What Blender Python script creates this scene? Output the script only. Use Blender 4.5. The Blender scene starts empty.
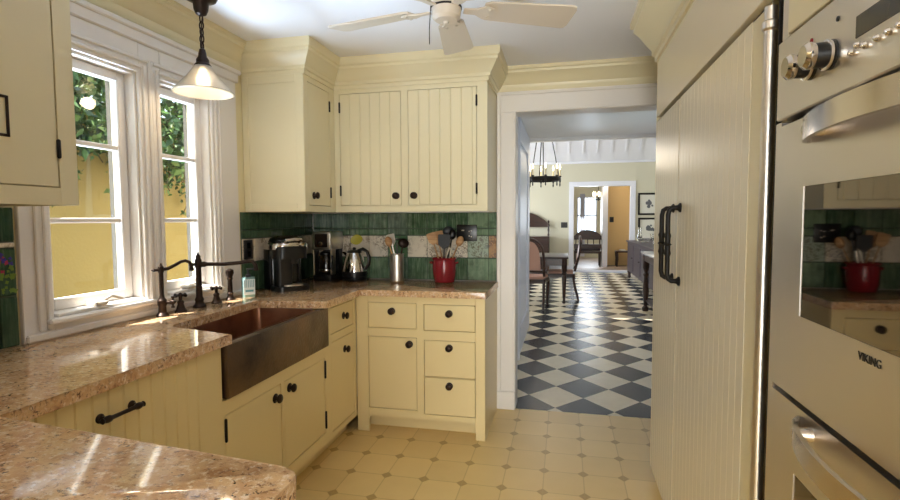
import bpy, bmesh, math, random
from mathutils import Vector, Matrix
random.seed(7)
C = bpy.context.scene.collection
PI = math.pi
R = math.radians

# ------------------------------------------------------------------ materials
def srgb(r, g, b):
    def f(c):
        c /= 255.0
        return c/12.92 if c <= .04045 else ((c+.055)/1.055)**2.4
    return (f(r), f(g), f(b), 1)

def mat(name, col, rough=.5, metal=0., spec=.5, **kw):
    m = bpy.data.materials.new(name); m.use_nodes = True
    b = m.node_tree.nodes['Principled BSDF']
    b.inputs['Base Color'].default_value = col
    b.inputs['Roughness'].default_value = rough
    b.inputs['Metallic'].default_value = metal
    b.inputs['Specular IOR Level'].default_value = spec
    for k, v in kw.items():
        b.inputs[k.replace('_', ' ')].default_value = v
    return m

class NT:
    """small node-tree helper"""
    def __init__(s, m):
        s.m = m; s.t = m.node_tree; s.b = s.t.nodes['Principled BSDF']
    def n(s, kind, **kw):
        x = s.t.nodes.new(kind)
        for k, v in kw.items():
            if k.startswith('i_'):
                x.inputs[k[2:].replace('_', ' ')].default_value = v
            else:
                setattr(x, k, v)
        return x
    def l(s, a, b): s.t.links.new(a, b)
    def val(s, x, inp):
        if isinstance(x, (int, float)): inp.default_value = x
        else: s.l(x, inp)
    def math(s, op, a, b=None, c=None):
        x = s.t.nodes.new('ShaderNodeMath'); x.operation = op
        s.val(a, x.inputs[0])
        if b is not None: s.val(b, x.inputs[1])
        if c is not None: s.val(c, x.inputs[2])
        return x.outputs[0]
    def mix(s, fac, a, b):
        x = s.t.nodes.new('ShaderNodeMix'); x.data_type = 'RGBA'
        s.val(fac, x.inputs[0])
        for v, i in ((a, 6), (b, 7)):
            if isinstance(v, tuple): x.inputs[i].default_value = v
            else: s.l(v, x.inputs[i])
        return x.outputs[2]
    def ramp(s, fac, stops, interp='LINEAR'):
        x = s.t.nodes.new('ShaderNodeValToRGB'); cr = x.color_ramp
        cr.interpolation = interp
        while len(cr.elements) < len(stops): cr.elements.new(.5)
        for e, (p, c) in zip(cr.elements, stops):
            e.position = p; e.color = c if isinstance(c, tuple) else (c, c, c, 1)
        s.l(fac, x.inputs[0]); return x.outputs[0]
    def pos(s):
        return s.n('ShaderNodeNewGeometry').outputs['Position']
    def obj(s):
        return s.n('ShaderNodeTexCoord').outputs['Object']
    def noise(s, vec, scale, detail=3, rough=.5, out='Fac'):
        x = s.n('ShaderNodeTexNoise'); x.inputs['Scale'].default_value = scale
        x.inputs['Detail'].default_value = detail; x.inputs['Roughness'].default_value = rough
        s.l(vec, x.inputs['Vector']); return x.outputs[out]
    def scale(s, vec, sc):
        x = s.n('ShaderNodeMapping'); x.inputs['Scale'].default_value = sc
        s.l(vec, x.inputs['Vector']); return x.outputs[0]
    def bump(s, h, strength=.2, dist=.01):
        x = s.n('ShaderNodeBump'); x.inputs['Strength'].default_value = strength
        x.inputs['Distance'].default_value = dist
        s.l(h, x.inputs['Height']); s.l(x.outputs[0], s.b.inputs['Normal'])
    def color(s, c): s.l(c, s.b.inputs['Base Color'])

def painted(name, col, rough=.4, var=.05, bump=.04):
    m = mat(name, col, rough); t = NT(m)
    n = t.noise(t.pos(), 2.3, 4)
    d = tuple(c*(1-var) for c in col[:3])+(1,)
    t.color(t.mix(n, col, d))
    t.bump(t.noise(t.pos(), 90, 2), bump, .004)
    return m

M = {}
M['cream'] = painted('cream_paint', srgb(231, 221, 186), .33)
M['base_cream'] = painted('base_cabinet_yellow_cream', srgb(230, 210, 158), .33)  # yellower cream than the upper cabinets
M['cream_wall'] = painted('cream_wall_paint', srgb(236, 223, 180), .55)
M['fridge_paint'] = painted('fridge_cream_paint', srgb(236, 227, 202), .24)
M['white'] = painted('white_trim_paint', srgb(236, 231, 226), .35, .03)
M['ceiling'] = painted('ceiling_paint', srgb(240, 241, 247), .6, .02)
M['white_gloss'] = mat('white_enamel', srgb(208, 198, 184), .3)
M['bronze'] = mat('oil_rubbed_bronze', srgb(50, 38, 32), .38, .75)
M['iron'] = mat('black_iron', srgb(24, 21, 20), .45, .5)
M['black'] = mat('black_plastic', srgb(18, 18, 20), .3)
M['black_gloss'] = mat('black_gloss_plastic', srgb(14, 15, 18), .1)
M['steel'] = mat('brushed_steel', srgb(222, 216, 208), .34, 1.)
M['satin'] = mat('satin_steel', srgb(214, 206, 198), .17, 1.)
M['chrome'] = mat('chrome', srgb(225, 222, 220), .1, 1.)
M['glass'] = mat('clear_glass', (1, 1, 1, 1), .0, 0, .5, Transmission_Weight=1., IOR=1.45)
def window_glass():
    m = bpy.data.materials.new('window_glass'); m.use_nodes = True; t = m.node_tree
    t.nodes.remove(t.nodes['Principled BSDF']); out = t.nodes['Material Output']
    tr = t.nodes.new('ShaderNodeBsdfTransparent'); tr.inputs[0].default_value = (.97, .98, .98, 1)
    gl = t.nodes.new('ShaderNodeBsdfGlossy'); gl.inputs['Roughness'].default_value = 0
    lw = t.nodes.new('ShaderNodeLayerWeight'); pw = t.nodes.new('ShaderNodeMath'); pw.operation = 'POWER'; pw.inputs[1].default_value = 5; t.links.new(lw.outputs['Facing'], pw.inputs[0])
    fr_ = t.nodes.new('ShaderNodeMath'); fr_.operation = 'MULTIPLY_ADD'; fr_.inputs[1].default_value = .9; fr_.inputs[2].default_value = .03; t.links.new(pw.outputs[0], fr_.inputs[0])
    mx = t.nodes.new('ShaderNodeMixShader')
    t.links.new(fr_.outputs[0], mx.inputs[0]); t.links.new(tr.outputs[0], mx.inputs[1]); t.links.new(gl.outputs[0], mx.inputs[2]); t.links.new(mx.outputs[0], out.inputs[0])
    return m
M['pane'] = window_glass()
M['dark_glass'] = mat('oven_glass', srgb(120, 112, 104), .03, 1.)
M['display'] = mat('display_glass', srgb(60, 58, 56), .12)
M['red'] = mat('red_glaze', srgb(128, 30, 38), .18)
M['dark_gap'] = mat('dark_recess', srgb(20, 15, 12), .8)
M['rubber'] = mat('dark_grey_nylon', srgb(48, 50, 54), .45)

def wood(name, c1, c2, rough=.35, axis=(1, 1, 8)):
    m = mat(name, c1, rough); t = NT(m)
    v = t.scale(t.obj(), axis)
    n = t.noise(v, 6, 5, .6)
    t.color(t.mix(t.ramp(n, [(.35, 0.), (.65, 1.)]), c1, c2)); return m
M['mahogany'] = wood('dark_mahogany', srgb(62, 34, 24), srgb(36, 20, 15), .3)
M['spoon_wood'] = wood('pale_spoon_wood', srgb(196, 158, 112), srgb(160, 116, 74), .55)
M['floor_wood'] = wood('pale_floorboards', srgb(150, 132, 118), srgb(120, 104, 92), .4)

# granite
m = M['granite'] = mat('tan_granite', srgb(200, 160, 125), .07); t = NT(m); P = t.pos()
base = t.ramp(t.noise(P, 11, 6, .7), [(.30, srgb(150, 106, 74)), (.43, srgb(196, 154, 112)), (.55, srgb(216, 180, 138)), (.66, srgb(188, 140, 100)), (.78, srgb(206, 168, 132))])
fl = t.noise(P, 60, 5, .75)
c = t.mix(t.ramp(fl, [(.52, 0.), (.62, 1.)]), base, srgb(232, 208, 178))
dk = t.noise(t.scale(P, (1, 1.6, 1)), 62, 6, .8)
c = t.mix(t.ramp(dk, [(.36, 1.), (.46, 0.)]), c, srgb(104, 64, 42))
bl = t.n('ShaderNodeTexVoronoi'); bl.inputs['Scale'].default_value = 48
t.l(t.mix(.10, P, t.noise(P, 25, 3, .6, 'Color')), bl.inputs['Vector'])
msk = t.math('MULTIPLY', t.ramp(bl.outputs['Distance'], [(.14, 1.), (.26, 0.)]), t.ramp(t.noise(P, 12, 3), [(.47, 0.), (.58, 1.)]))
c = t.mix(msk, c, srgb(62, 42, 34))
t.color(c)

# hammered copper sink
m = M['copper'] = mat('aged_copper', srgb(96, 72, 56), .36, .8); t = NT(m); P = t.pos()
t.color(t.ramp(t.noise(P, 5, 5, .6), [(.3, srgb(82, 70, 60)), (.5, srgb(104, 86, 70)), (.72, srgb(122, 96, 74))]))
v = t.n('ShaderNodeTexVoronoi'); v.inputs['Scale'].default_value = 75; t.l(P, v.inputs['Vector'])
t.bump(v.outputs['Distance'], .12, .01)
t.l(t.ramp(t.noise(P, 9, 3), [(.3, .28), (.7, .48)]), t.b.inputs['Roughness'])
m = M['copper_in'] = mat('bright_copper', srgb(140, 96, 72), .3, .75); t = NT(m)
t.color(t.ramp(t.noise(t.pos(), 6, 4, .6), [(.3, srgb(116, 80, 62)), (.7, srgb(160, 112, 84))]))

# green glazed tile, one shade per tile
def tile_mat(name, stops, rough=.12, streak=.5):
    m = mat(name, stops[0][1], rough); t = NT(m)
    g = t.n('ShaderNodeNewGeometry')
    c = t.ramp(g.outputs['Random Per Island'], stops)
    P = t.pos()
    s1 = t.noise(t.scale(P, (40, 40, 3)), 1.6, 4, .7)
    c2 = t.mix(t.math('MULTIPLY', t.ramp(s1, [(.45, 0.), (.7, 1.)]), streak), c, srgb(168, 186, 158))  # pale glaze streaks, also imitating glints in the colour
    s2 = t.noise(P, 14, 4, .6)
    c3 = t.mix(t.ramp(s2, [(.3, .55), (.55, 0.)]), c2, srgb(14, 34, 26))
    t.color(c3)
    t.bump(t.noise(P, 26, 3), .12, .01)
    return m
M['green_tile'] = tile_mat('green_glazed_tile', [(0., srgb(66, 94, 68)), (.3, srgb(94, 124, 94)), (.55, srgb(64, 96, 72)), (.8, srgb(118, 142, 116)), (1., srgb(74, 92, 80))])
M['dark_green'] = tile_mat('dark_green_glazed_tile', [(0., srgb(50, 76, 56)), (.5, srgb(68, 94, 68)), (1., srgb(54, 80, 62))], .12, .15)
m = M['painted_tile'] = mat('painted_botanical_tile', srgb(215, 208, 190), .16); t = NT(m); P = t.pos()
g = t.n('ShaderNodeNewGeometry')
bc = t.ramp(g.outputs['Random Per Island'], [(0., srgb(222, 214, 198)), (.45, srgb(212, 204, 190)), (.6, srgb(206, 190, 160)), (.72, srgb(176, 140, 104)), (.8, srgb(190, 200, 190)), (.82, srgb(96, 134, 98)), (1., srgb(78, 116, 86))])
sk = t.noise(t.mix(.25, P, t.noise(P, 12, 2, .5, 'Color')), 34, 5, .72)
sketch = t.math('MULTIPLY', t.ramp(sk, [(.48, 0.), (.56, 1.), (.66, .3)]), t.ramp(t.noise(P, 9, 2), [(.42, 0.), (.56, 1.)]))
c = t.mix(t.math('MULTIPLY', sketch, .85), bc, t.ramp(t.noise(P, 7, 2), [(.35, srgb(70, 80, 52)), (.5, srgb(104, 78, 58)), (.65, srgb(92, 92, 110))]))
t.color(c)
M['grout'] = mat('grey_green_grout', srgb(70, 84, 70), .8)

# kitchen floor: square tiles with a small darker diamond on each corner
m = M['floor'] = mat('clipped_corner_floor_tile', srgb(205, 185, 135), .32); t = NT(m)
sp = t.n('ShaderNodeSeparateXYZ'); t.l(t.pos(), sp.inputs[0])
def cell(v, off, pitch):
    return t.math('SUBTRACT', t.math('FRACT', t.math('ADD', t.math('DIVIDE', t.math('SUBTRACT', v, off), pitch), .5)), .5)
ux = cell(sp.outputs[0], -.095, .2035); uy = cell(sp.outputs[1], 2.5, .2225)
ax = t.math('ABSOLUTE', ux); ay = t.math('ABSOLUTE', uy)
dia = t.math('LESS_THAN', t.math('ADD', ax, ay), .145)
line = t.math('LESS_THAN', t.math('MINIMUM', ax, ay), .013)
dl = t.math('LESS_THAN', t.math('ABSOLUTE', t.math('SUBTRACT', t.math('ADD', ax, ay), .145)), .015)
idv = t.n('ShaderNodeCombineXYZ')
t.l(t.math('FLOOR', t.math('DIVIDE', t.math('SUBTRACT', sp.outputs[0], -.095), .2035)), idv.inputs[0])
t.l(t.math('FLOOR', t.math('DIVIDE', t.math('SUBTRACT', sp.outputs[1], 2.5), .2225)), idv.inputs[1])
wn = t.n('ShaderNodeTexWhiteNoise'); t.l(idv.outputs[0], wn.inputs['Vector'])
tc = t.mix(t.math('ADD', t.math('MULTIPLY', wn.outputs['Value'], .5), t.math('MULTIPLY', t.noise(t.pos(), 8, 4), .5)), srgb(232, 203, 140), srgb(212, 182, 120))
c = t.mix(dia, tc, srgb(178, 144, 86))
c = t.mix(t.math('MAXIMUM', t.math('MULTIPLY', line, .6), t.math('MULTIPLY', dl, .4)), c, srgb(184, 154, 100))
t.color(c)
t.bump(t.noise(t.pos(), 30, 2), .03, .005)

# dining floor: diagonal black and white
m = M['checker'] = mat('black_and_white_floor_tile', srgb(220, 220, 215), .26, 0, .22); t = NT(m)
sp = t.n('ShaderNodeSeparateXYZ'); t.l(t.pos(), sp.inputs[0])
ux = t.math('ABSOLUTE', cell(sp.outputs[0], .15, .407)); uy = t.math('ABSOLUTE', cell(sp.outputs[1], 4.155, .485))
s = t.math('ADD', ux, uy)
dark = t.math('LESS_THAN', s, .5)
ln = t.math('LESS_THAN', t.math('ABSOLUTE', t.math('SUBTRACT', s, .5)), .006)
n = t.noise(t.pos(), 7, 5, .65)
c = t.mix(dark, t.mix(n, srgb(240, 228, 202), srgb(218, 204, 178)), t.mix(n, srgb(34, 40, 46), srgb(54, 60, 66)))
c = t.mix(ln, c, srgb(120, 115, 105))
t.color(c)

# outside
m = M['stucco'] = mat('yellow_stucco', srgb(200, 166, 84), .8); t = NT(m)
t.color(t.mix(t.noise(t.pos(), 3, 5), srgb(170, 146, 82), srgb(160, 136, 74)))
t.bump(t.noise(t.pos(), 40, 4), .25, .01)
m = M['leaf'] = mat('green_leaf', srgb(70, 110, 50), .5); t = NT(m)
g = t.n('ShaderNodeNewGeometry')
t.color(t.ramp(g.outputs['Random Per Island'], [(0., srgb(28, 52, 26)), (.35, srgb(50, 84, 38)), (.7, srgb(80, 118, 52)), (.9, srgb(120, 150, 78)), (1., srgb(110, 118, 54))]))
t.b.inputs['Transmission Weight'].default_value = 0
M['outer_absorber'] = mat('dark_outer_absorber', srgb(74, 70, 62), .8)  # dark tone chosen to soak up bounced light outside
M['stem'] = mat('brown_stem', srgb(80, 62, 44), .8)
M['soil'] = mat('garden_paving', srgb(120, 118, 112), .9)

# misc
m = M['shade'] = mat('frosted_glass_shade', srgb(250, 244, 232), .45, 0, .5, Transmission_Weight=.7, IOR=1.15)
m = M['bulb'] = mat('lit_bulb', (1, 1, 1, 1)); b = NT(m).b
b.inputs['Emission Color'].default_value = (1, .78, .48, 1); b.inputs['Emission Strength'].default_value = 14
m = M['flame'] = mat('candle_bulb', (1, 1, 1, 1)); b = NT(m).b
b.inputs['Emission Color'].default_value = (1, .82, .55, 1); b.inputs['Emission Strength'].default_value = 3.5
M['candle'] = mat('ivory_candle', srgb(206, 190, 150), .5)
M['dining_wall'] = painted('dining_cream_paint', srgb(206, 200, 178), .6)
M['tan_wall'] = painted('tan_paint', srgb(226, 190, 132), .6)
M['absorber_dark'] = wood('dark_bounce_absorber', srgb(92, 70, 50), srgb(74, 56, 40), .5)  # dark tone put on unseen walls to cut bounced light
M['lilac_trim'] = painted('cool_white_trim', srgb(226, 226, 234), .35, .03)
M['upholstery'] = mat('rose_upholstery', srgb(190, 150, 136), .8)
M['plum'] = painted('plum_grey_paint', srgb(52, 40, 48), .45)
M['marble'] = mat('white_marble', srgb(214, 212, 210), .15)
M['paper'] = mat('print_paper', srgb(212, 208, 196), .6)
M['ink'] = mat('grey_ink', srgb(92, 92, 96), .7)
M['soap'] = mat('aqua_soap', srgb(170, 214, 214), .15, 0, .5, Transmission_Weight=.5, IOR=1.33)
M['soap_label'] = mat('white_label', srgb(222, 234, 238), .5)
M['teal'] = mat('teal_print', srgb(96, 160, 176), .5)
M['lemon'] = mat('painted_lemon', srgb(196, 186, 70), .25)
M['violet'] = mat('painted_violet', srgb(74, 64, 140), .2)
M['rose'] = mat('painted_rose', srgb(166, 62, 84), .2)
M['leafpaint'] = mat('painted_leaf', srgb(112, 138, 62), .2)
M['cupwhite'] = mat('white_porcelain', srgb(224, 216, 200), .2)
M['coffee'] = mat('dark_carafe_glass', srgb(26, 20, 16), .05, 0, .8)

# ------------------------------------------------------------------ mesh builder
class MB:
    def __init__(s): s.bm = bmesh.new()
    def face(s, pts):
        return s.bm.faces.new([s.bm.verts.new(p) for p in pts])
    def box(s, x0, x1, y0, y1, z0, z1, bev=0., seg=1):
        x0, x1 = min(x0, x1), max(x0, x1); y0, y1 = min(y0, y1), max(y0, y1); z0, z1 = min(z0, z1), max(z0, z1)
        v = [s.bm.verts.new((x, y, z)) for x in (x0, x1) for y in (y0, y1) for z in (z0, z1)]
        fs = [s.bm.faces.new([v[i] for i in q]) for q in ((0, 1, 3, 2), (4, 6, 7, 5), (0, 4, 5, 1), (2, 3, 7, 6), (0, 2, 6, 4), (1, 5, 7, 3))]
        if bev > 0:
            bev = min(bev, .45*min(x1-x0, y1-y0, z1-z0))
            es = list({e for f in fs for e in f.edges})
            bmesh.ops.bevel(s.bm, geom=es, offset=bev, segments=seg, affect='EDGES', profile=.5)
        return s
    def prism(s, poly, z0, z1, bev=0., seg=2):
        """poly: ccw list of (x, y)"""
        lo = [s.bm.verts.new((x, y, z0)) for x, y in poly]; hi = [s.bm.verts.new((x, y, z1)) for x, y in poly]
        n = len(poly)
        fb = s.bm.faces.new(lo[::-1]); ft = s.bm.faces.new(hi)
        for i in range(n): s.bm.faces.new((lo[i], lo[(i+1) % n], hi[(i+1) % n], hi[i]))
        if bev > 0:
            bmesh.ops.bevel(s.bm, geom=list(ft.edges), offset=bev, segments=seg, affect='EDGES', profile=.5)
        return s
    def extrude(s, poly, origin, u, v, w, length):
        """poly in (u, v) plane, extruded along w by length"""
        o = Vector(origin); u = Vector(u); v = Vector(v); w = Vector(w)
        a = [s.bm.verts.new(o+u*p+v*q) for p, q in poly]; b = [s.bm.verts.new(o+u*p+v*q+w*length) for p, q in poly]
        n = len(poly)
        s.bm.faces.new(a[::-1]); s.bm.faces.new(b)
        for i in range(n): s.bm.faces.new((a[i], a[(i+1) % n], b[(i+1) % n], b[i]))
        return s
    def tube(s, pts, rad, seg=12, closed=False, flat=None):
        """flat=(a, b): elliptical section, a along the frame's first axis"""
        pts = [Vector(p) for p in pts]; n = len(pts)
        if not hasattr(rad, '__len__'): rad = [rad]*n
        up = None; rings = []
        for i, p in enumerate(pts):
            if closed: d = pts[(i+1) % n]-pts[i-1]
            else: d = pts[min(i+1, n-1)]-pts[max(i-1, 0)]
            d.normalize()
            if up is None:
                up = Vector((0, 0, 1)) if abs(d.z) < .9 else Vector((1, 0, 0))
            up = (up-d*up.dot(d))
            if up.length < 1e-4: up = d.orthogonal()
            up.normalize(); sd = d.cross(up)
            fa, fb = flat if flat else (1, 1)
            rings.append([s.bm.verts.new(p+(up*math.cos(2*PI*k/seg)*fa+sd*math.sin(2*PI*k/seg)*fb)*rad[i]) for k in range(seg)])
        m = n if closed else n-1
        for i in range(m):
            a, b = rings[i], rings[(i+1) % n]
            for k in range(seg): s.bm.faces.new((a[k], a[(k+1) % seg], b[(k+1) % seg], b[k]))
        if not closed:
            s.bm.faces.new(rings[0][::-1]); s.bm.faces.new(rings[-1])
        return s
    def lathe(s, prof, center=(0, 0, 0), axis=(0, 0, 1), seg=24, cap=True):
        """prof: list of (r, h) along axis"""
        c = Vector(center); a = Vector(axis).normalized(); u = a.orthogonal().normalized(); w = a.cross(u)
        rings = []
        for r, h in prof:
            r = max(r, 1e-4)
            rings.append([s.bm.verts.new(c+a*h+(u*math.cos(2*PI*k/seg)+w*math.sin(2*PI*k/seg))*r) for k in range(seg)])
        for i in range(len(rings)-1):
            A, B = rings[i], rings[i+1]
            for k in range(seg): s.bm.faces.new((A[k], A[(k+1) % seg], B[(k+1) % seg], B[k]))
        if cap:
            s.bm.faces.new(rings[0][::-1]); s.bm.faces.new(rings[-1])
        return s
    def sweep(s, path, prof, close_prof=True):
        """sweep (out, z) profile along an xy path; out is to the right of travel, mitred"""
        path = [Vector((x, y)) for x, y in path]; n = len(path); rings = []
        for i, p in enumerate(path):
            ds = []
            if i > 0: ds.append((path[i]-path[i-1]).normalized())
            if i < n-1: ds.append((path[i+1]-path[i]).normalized())
            ns = [Vector((d.y, -d.x)) for d in ds]
            if len(ns) == 2:
                nn = (ns[0]+ns[1]); nn = nn/(nn.length_squared/2) if nn.length > 1e-6 else ns[0]
            else: nn = ns[0]
            rings.append([s.bm.verts.new((p.x+nn.x*o, p.y+nn.y*o, z)) for o, z in prof])
        k = len(prof)
        for i in range(n-1):
            for j in range(k if close_prof else k-1):
                s.bm.faces.new((rings[i][j], rings[i+1][j], rings[i+1][(j+1) % k], rings[i][(j+1) % k]))
        s.bm.faces.new(rings[0]); s.bm.faces.new(rings[-1][::-1])
        return s
    def move(s, f):
        for v in s.bm.verts: v.co = f(v.co)
        return s
    def build(s, name, material, parent=None, smooth=35):
        bmesh.ops.recalc_face_normals(s.bm, faces=list(s.bm.faces))
        me = bpy.data.meshes.new(name)
        off = wloc(parent) if parent else Vector((0, 0, 0))
        if parent: bmesh.ops.translate(s.bm, verts=list(s.bm.verts), vec=-off)
        for f in s.bm.faces: f.smooth = True
        s.bm.to_mesh(me); s.bm.free()
        me.set_sharp_from_angle(angle=R(smooth))
        me.materials.append(material if not isinstance(material, str) else M[material])
        o = bpy.data.objects.new(name, me); C.objects.link(o)
        if parent: o.parent = parent
        return o

def wloc(o):
    v = Vector((0, 0, 0))
    while o: v += o.location; o = o.parent
    return v

def thing(name, label, cat, loc, group=None):
    o = bpy.data.objects.new(name, None); C.objects.link(o); o.location = loc
    o.empty_display_size = .05
    return tag(o, label, cat, group)
def tag(o, label, cat, group=None):
    o['label'] = label; o['category'] = cat; o['kind'] = 'thing'
    if group: o['group'] = group
    return o
def struct(o, label=None):
    o['kind'] = 'structure'
    if label: o['label'] = label
    return o
def B(x0, x1, y0, y1, z0, z1, bev=0., seg=1): return MB().box(x0, x1, y0, y1, z0, z1, bev, seg)

def copy_tree(o, parent=None):
    c = o.copy(); C.objects.link(c)
    if parent: c.parent = parent
    for ch in list(o.children): copy_tree(ch, c)
    return c

# ------------------------------------------------------------------ camera
def setup_camera():
    f, yaw, pitch, roll, h = 511.0, .2199, .0594, -.0051, 1.352
    cy, sy, cp, sp = math.cos(yaw), math.sin(yaw), math.cos(pitch), math.sin(pitch)
    fw = Vector((-sy*cp, cy*cp, -sp)); r = Vector((cy, sy, 0)); u = r.cross(fw)
    Rr = r*math.cos(roll)+u*math.sin(roll); U = u*math.cos(roll)-r*math.sin(roll)
    cd = bpy.data.cameras.new('camera'); cam = bpy.data.objects.new('camera', cd); C.objects.link(cam)
    cd.sensor_width = 36; cd.lens = f/900*36; cd.clip_start = .02; cd.clip_end = 200
    m = Matrix(((Rr.x, U.x, -fw.x, 0), (Rr.y, U.y, -fw.y, 0), (Rr.z, U.z, -fw.z, h), (0, 0, 0, 1)))
    cam.matrix_world = m
    bpy.context.scene.camera = cam
setup_camera()

# key planes
XW = -1.887; YW = 3.6; CEIL = 2.38; XR = 1.12; YREAR = -2.4; ZC = .915

# ------------------------------------------------------------------ kitchen shell
struct(B(XW-.15, XR+.12, YREAR-.12, YW+.0, -.12, 0).build('floor', 'floor'))
struct(B(XW-.15, XR+.12, YREAR-.12, YW+.15, CEIL, CEIL+.1).build('ceiling', 'ceiling'))
# left wall with two window openings
W1 = (1.535, 1.975); W2 = (2.10, 2.462); WZ = (.99, 2.022)
mb = MB()
for y0, y1, z0, z1 in ((YREAR, W1[0], 0, CEIL), (W1[1], W2[0], 0, CEIL), (W2[1], YW, 0, CEIL), (W1[0], W1[1], 0, WZ[0]), (W1[0], W1[1], WZ[1], CEIL), (W2[0], W2[1], 0, WZ[0]), (W2[0], W2[1], WZ[1], CEIL)):
    mb.box(XW-.14, XW, y0, y1, z0, z1)
struct(mb.build('wall_left', 'cream_wall'))
mb = MB()                                       # added unseen dark layer that cuts light bouncing onto the garden wall
for y0, y1, z0, z1 in ((YREAR, W1[0], -.1, CEIL), (W1[1], W2[0], -.1, CEIL), (W2[1], YW, -.1, CEIL), (W1[0], W1[1], -.1, WZ[0]-.01), (W1[0], W1[1], WZ[1], CEIL), (W2[0], W2[1], -.1, WZ[0]-.01), (W2[0], W2[1], WZ[1], CEIL)):
    mb.box(XW-.165, XW-.14, y0, y1, z0, z1)
struct(mb.build('outer_light_absorber', 'outer_absorber'))
# back wall with opening to the dining room
OX = (-.33, .90); OZ = 2.087
mb = MB(); mb.box(XW-.14, OX[0], YW, YW+.15, 0, CEIL); mb.box(OX[1], XR+.12, YW, YW+.15, 0, CEIL); mb.box(OX[0], OX[1], YW, YW+.15, OZ, CEIL)
struct(mb.build('wall_back', 'white'))
struct(B(XR, XR+.12, YREAR, YW, 0, CEIL).build('wall_right', 'absorber_dark'))
# rear wall behind the viewer, its wide opening made up to admit fill light
struct(B(XW, -.5, -.26, -.14, 0, CEIL).build('wall_light_blocker', 'absorber_dark'))  # added unseen wall that keeps light off the near-left cabinet
mb = MB(); mb.box(XW, -.62, YREAR-.12, YREAR, 0, CEIL); mb.box(1.04, XR, YREAR-.12, YREAR, 0, CEIL); mb.box(-.62, 1.04, YREAR-.12, YREAR, 2.2, CEIL)
struct(mb.build('wall_rear', 'absorber_dark'))

# casing of the dining opening
mb = MB()
for a, b in ((-.462, OX[0]),):
    mb.box(a, b, YW-.022, YW, 0, OZ, .004); mb.box(a, a+.03, YW-.034, YW-.02, 0, OZ+.14, .006); mb.box(b-.014, b, YW-.03, YW-.02, 0, OZ, .004)
mb.box(OX[1], OX[1]+.13, YW-.022, YW, 0, OZ, .004)
mb.box(-.462, OX[1]+.13, YW-.022, YW, OZ, OZ+.14, .004); mb.box(-.462, OX[1]+.13, YW-.032, YW-.02, OZ+.115, OZ+.14, .006); mb.box(OX[0], OX[1], YW-.03, YW-.02, OZ, OZ+.014, .004)
struct(mb.build('trim_1', 'white'))
# baseboard bits
struct(B(-.462, OX[0], YW-.04, YW-.02, 0, .13, .006).build('baseboard_back', 'white'))

CROWN = [(0, 2.2), (.010, 2.2), (.010, 2.222), (.02, 2.227), (.022, 2.244), (.03, 2.25), (.044, 2.273), (.066, 2.305), (.074, 2.311), (.074, 2.326), (.084, 2.333), (.088, 2.35), (.088, CEIL), (0, CEIL)]
WCROWN = [(0, 2.222), (.012, 2.222), (.014, 2.238), (.022, 2.248), (.026, 2.272), (.038, 2.283), (.052, 2.303), (.076, 2.333), (.088, 2.339), (.09, 2.353), (.1, 2.36), (.1, CEIL), (0, CEIL)]
struct(MB().sweep([(XW, YREAR), (XW, 2.757)], WCROWN).build('trim_2', 'cream'))
struct(MB().sweep([(-.46, YW), (XR, YW)], WCROWN).build('trim_3', 'cream'))

# window wall casing
mb = MB()
mb.box(XW, XW+.018, 1.421, W1[0], ZC, 2.15, .003); mb.box(XW, XW+.018, W1[1], W2[0], ZC, 2.15, .003); mb.box(XW, XW+.018, W2[1], 2.675, ZC, 2.15, .003)
mb.box(XW, XW+.018, W1[0], W1[1], WZ[1], 2.15); mb.box(XW, XW+.018, W2[0], W2[1], WZ[1], 2.15)
mb.box(XW, XW+.018, W1[0], W1[1], ZC, WZ[0]); mb.box(XW, XW+.018, W2[0], W2[1], ZC, WZ[0])
mb.box(XW, XW+.03, 1.415, 2.69, 2.15, 2.222, .006); mb.box(XW, XW+.042, 1.412, 2.70, 2.196, 2.222, .006)
for y0, y1 in (W1, W2):
    e = .016
    for k in (.016, .048):
        mb.box(XW+.016, XW+.028, y0-k-e, y0-k, WZ[0]-.04, WZ[1]+k+e, .004); mb.box(XW+.016, XW+.028, y1+k, y1+k+e, WZ[0]-.04, WZ[1]+k+e, .004)
        mb.box(XW+.016, XW+.028, y0-k, y1+k, WZ[1]+k, WZ[1]+k+e, .004)
mb.box(XW+.016, XW+.03, 1.425, 2.67, .915, .945, .005); mb.box(XW+.016, XW+.045, 1.5, 2.5, .968, .99, .006)
struct(mb.build('trim_4', 'white'))

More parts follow.
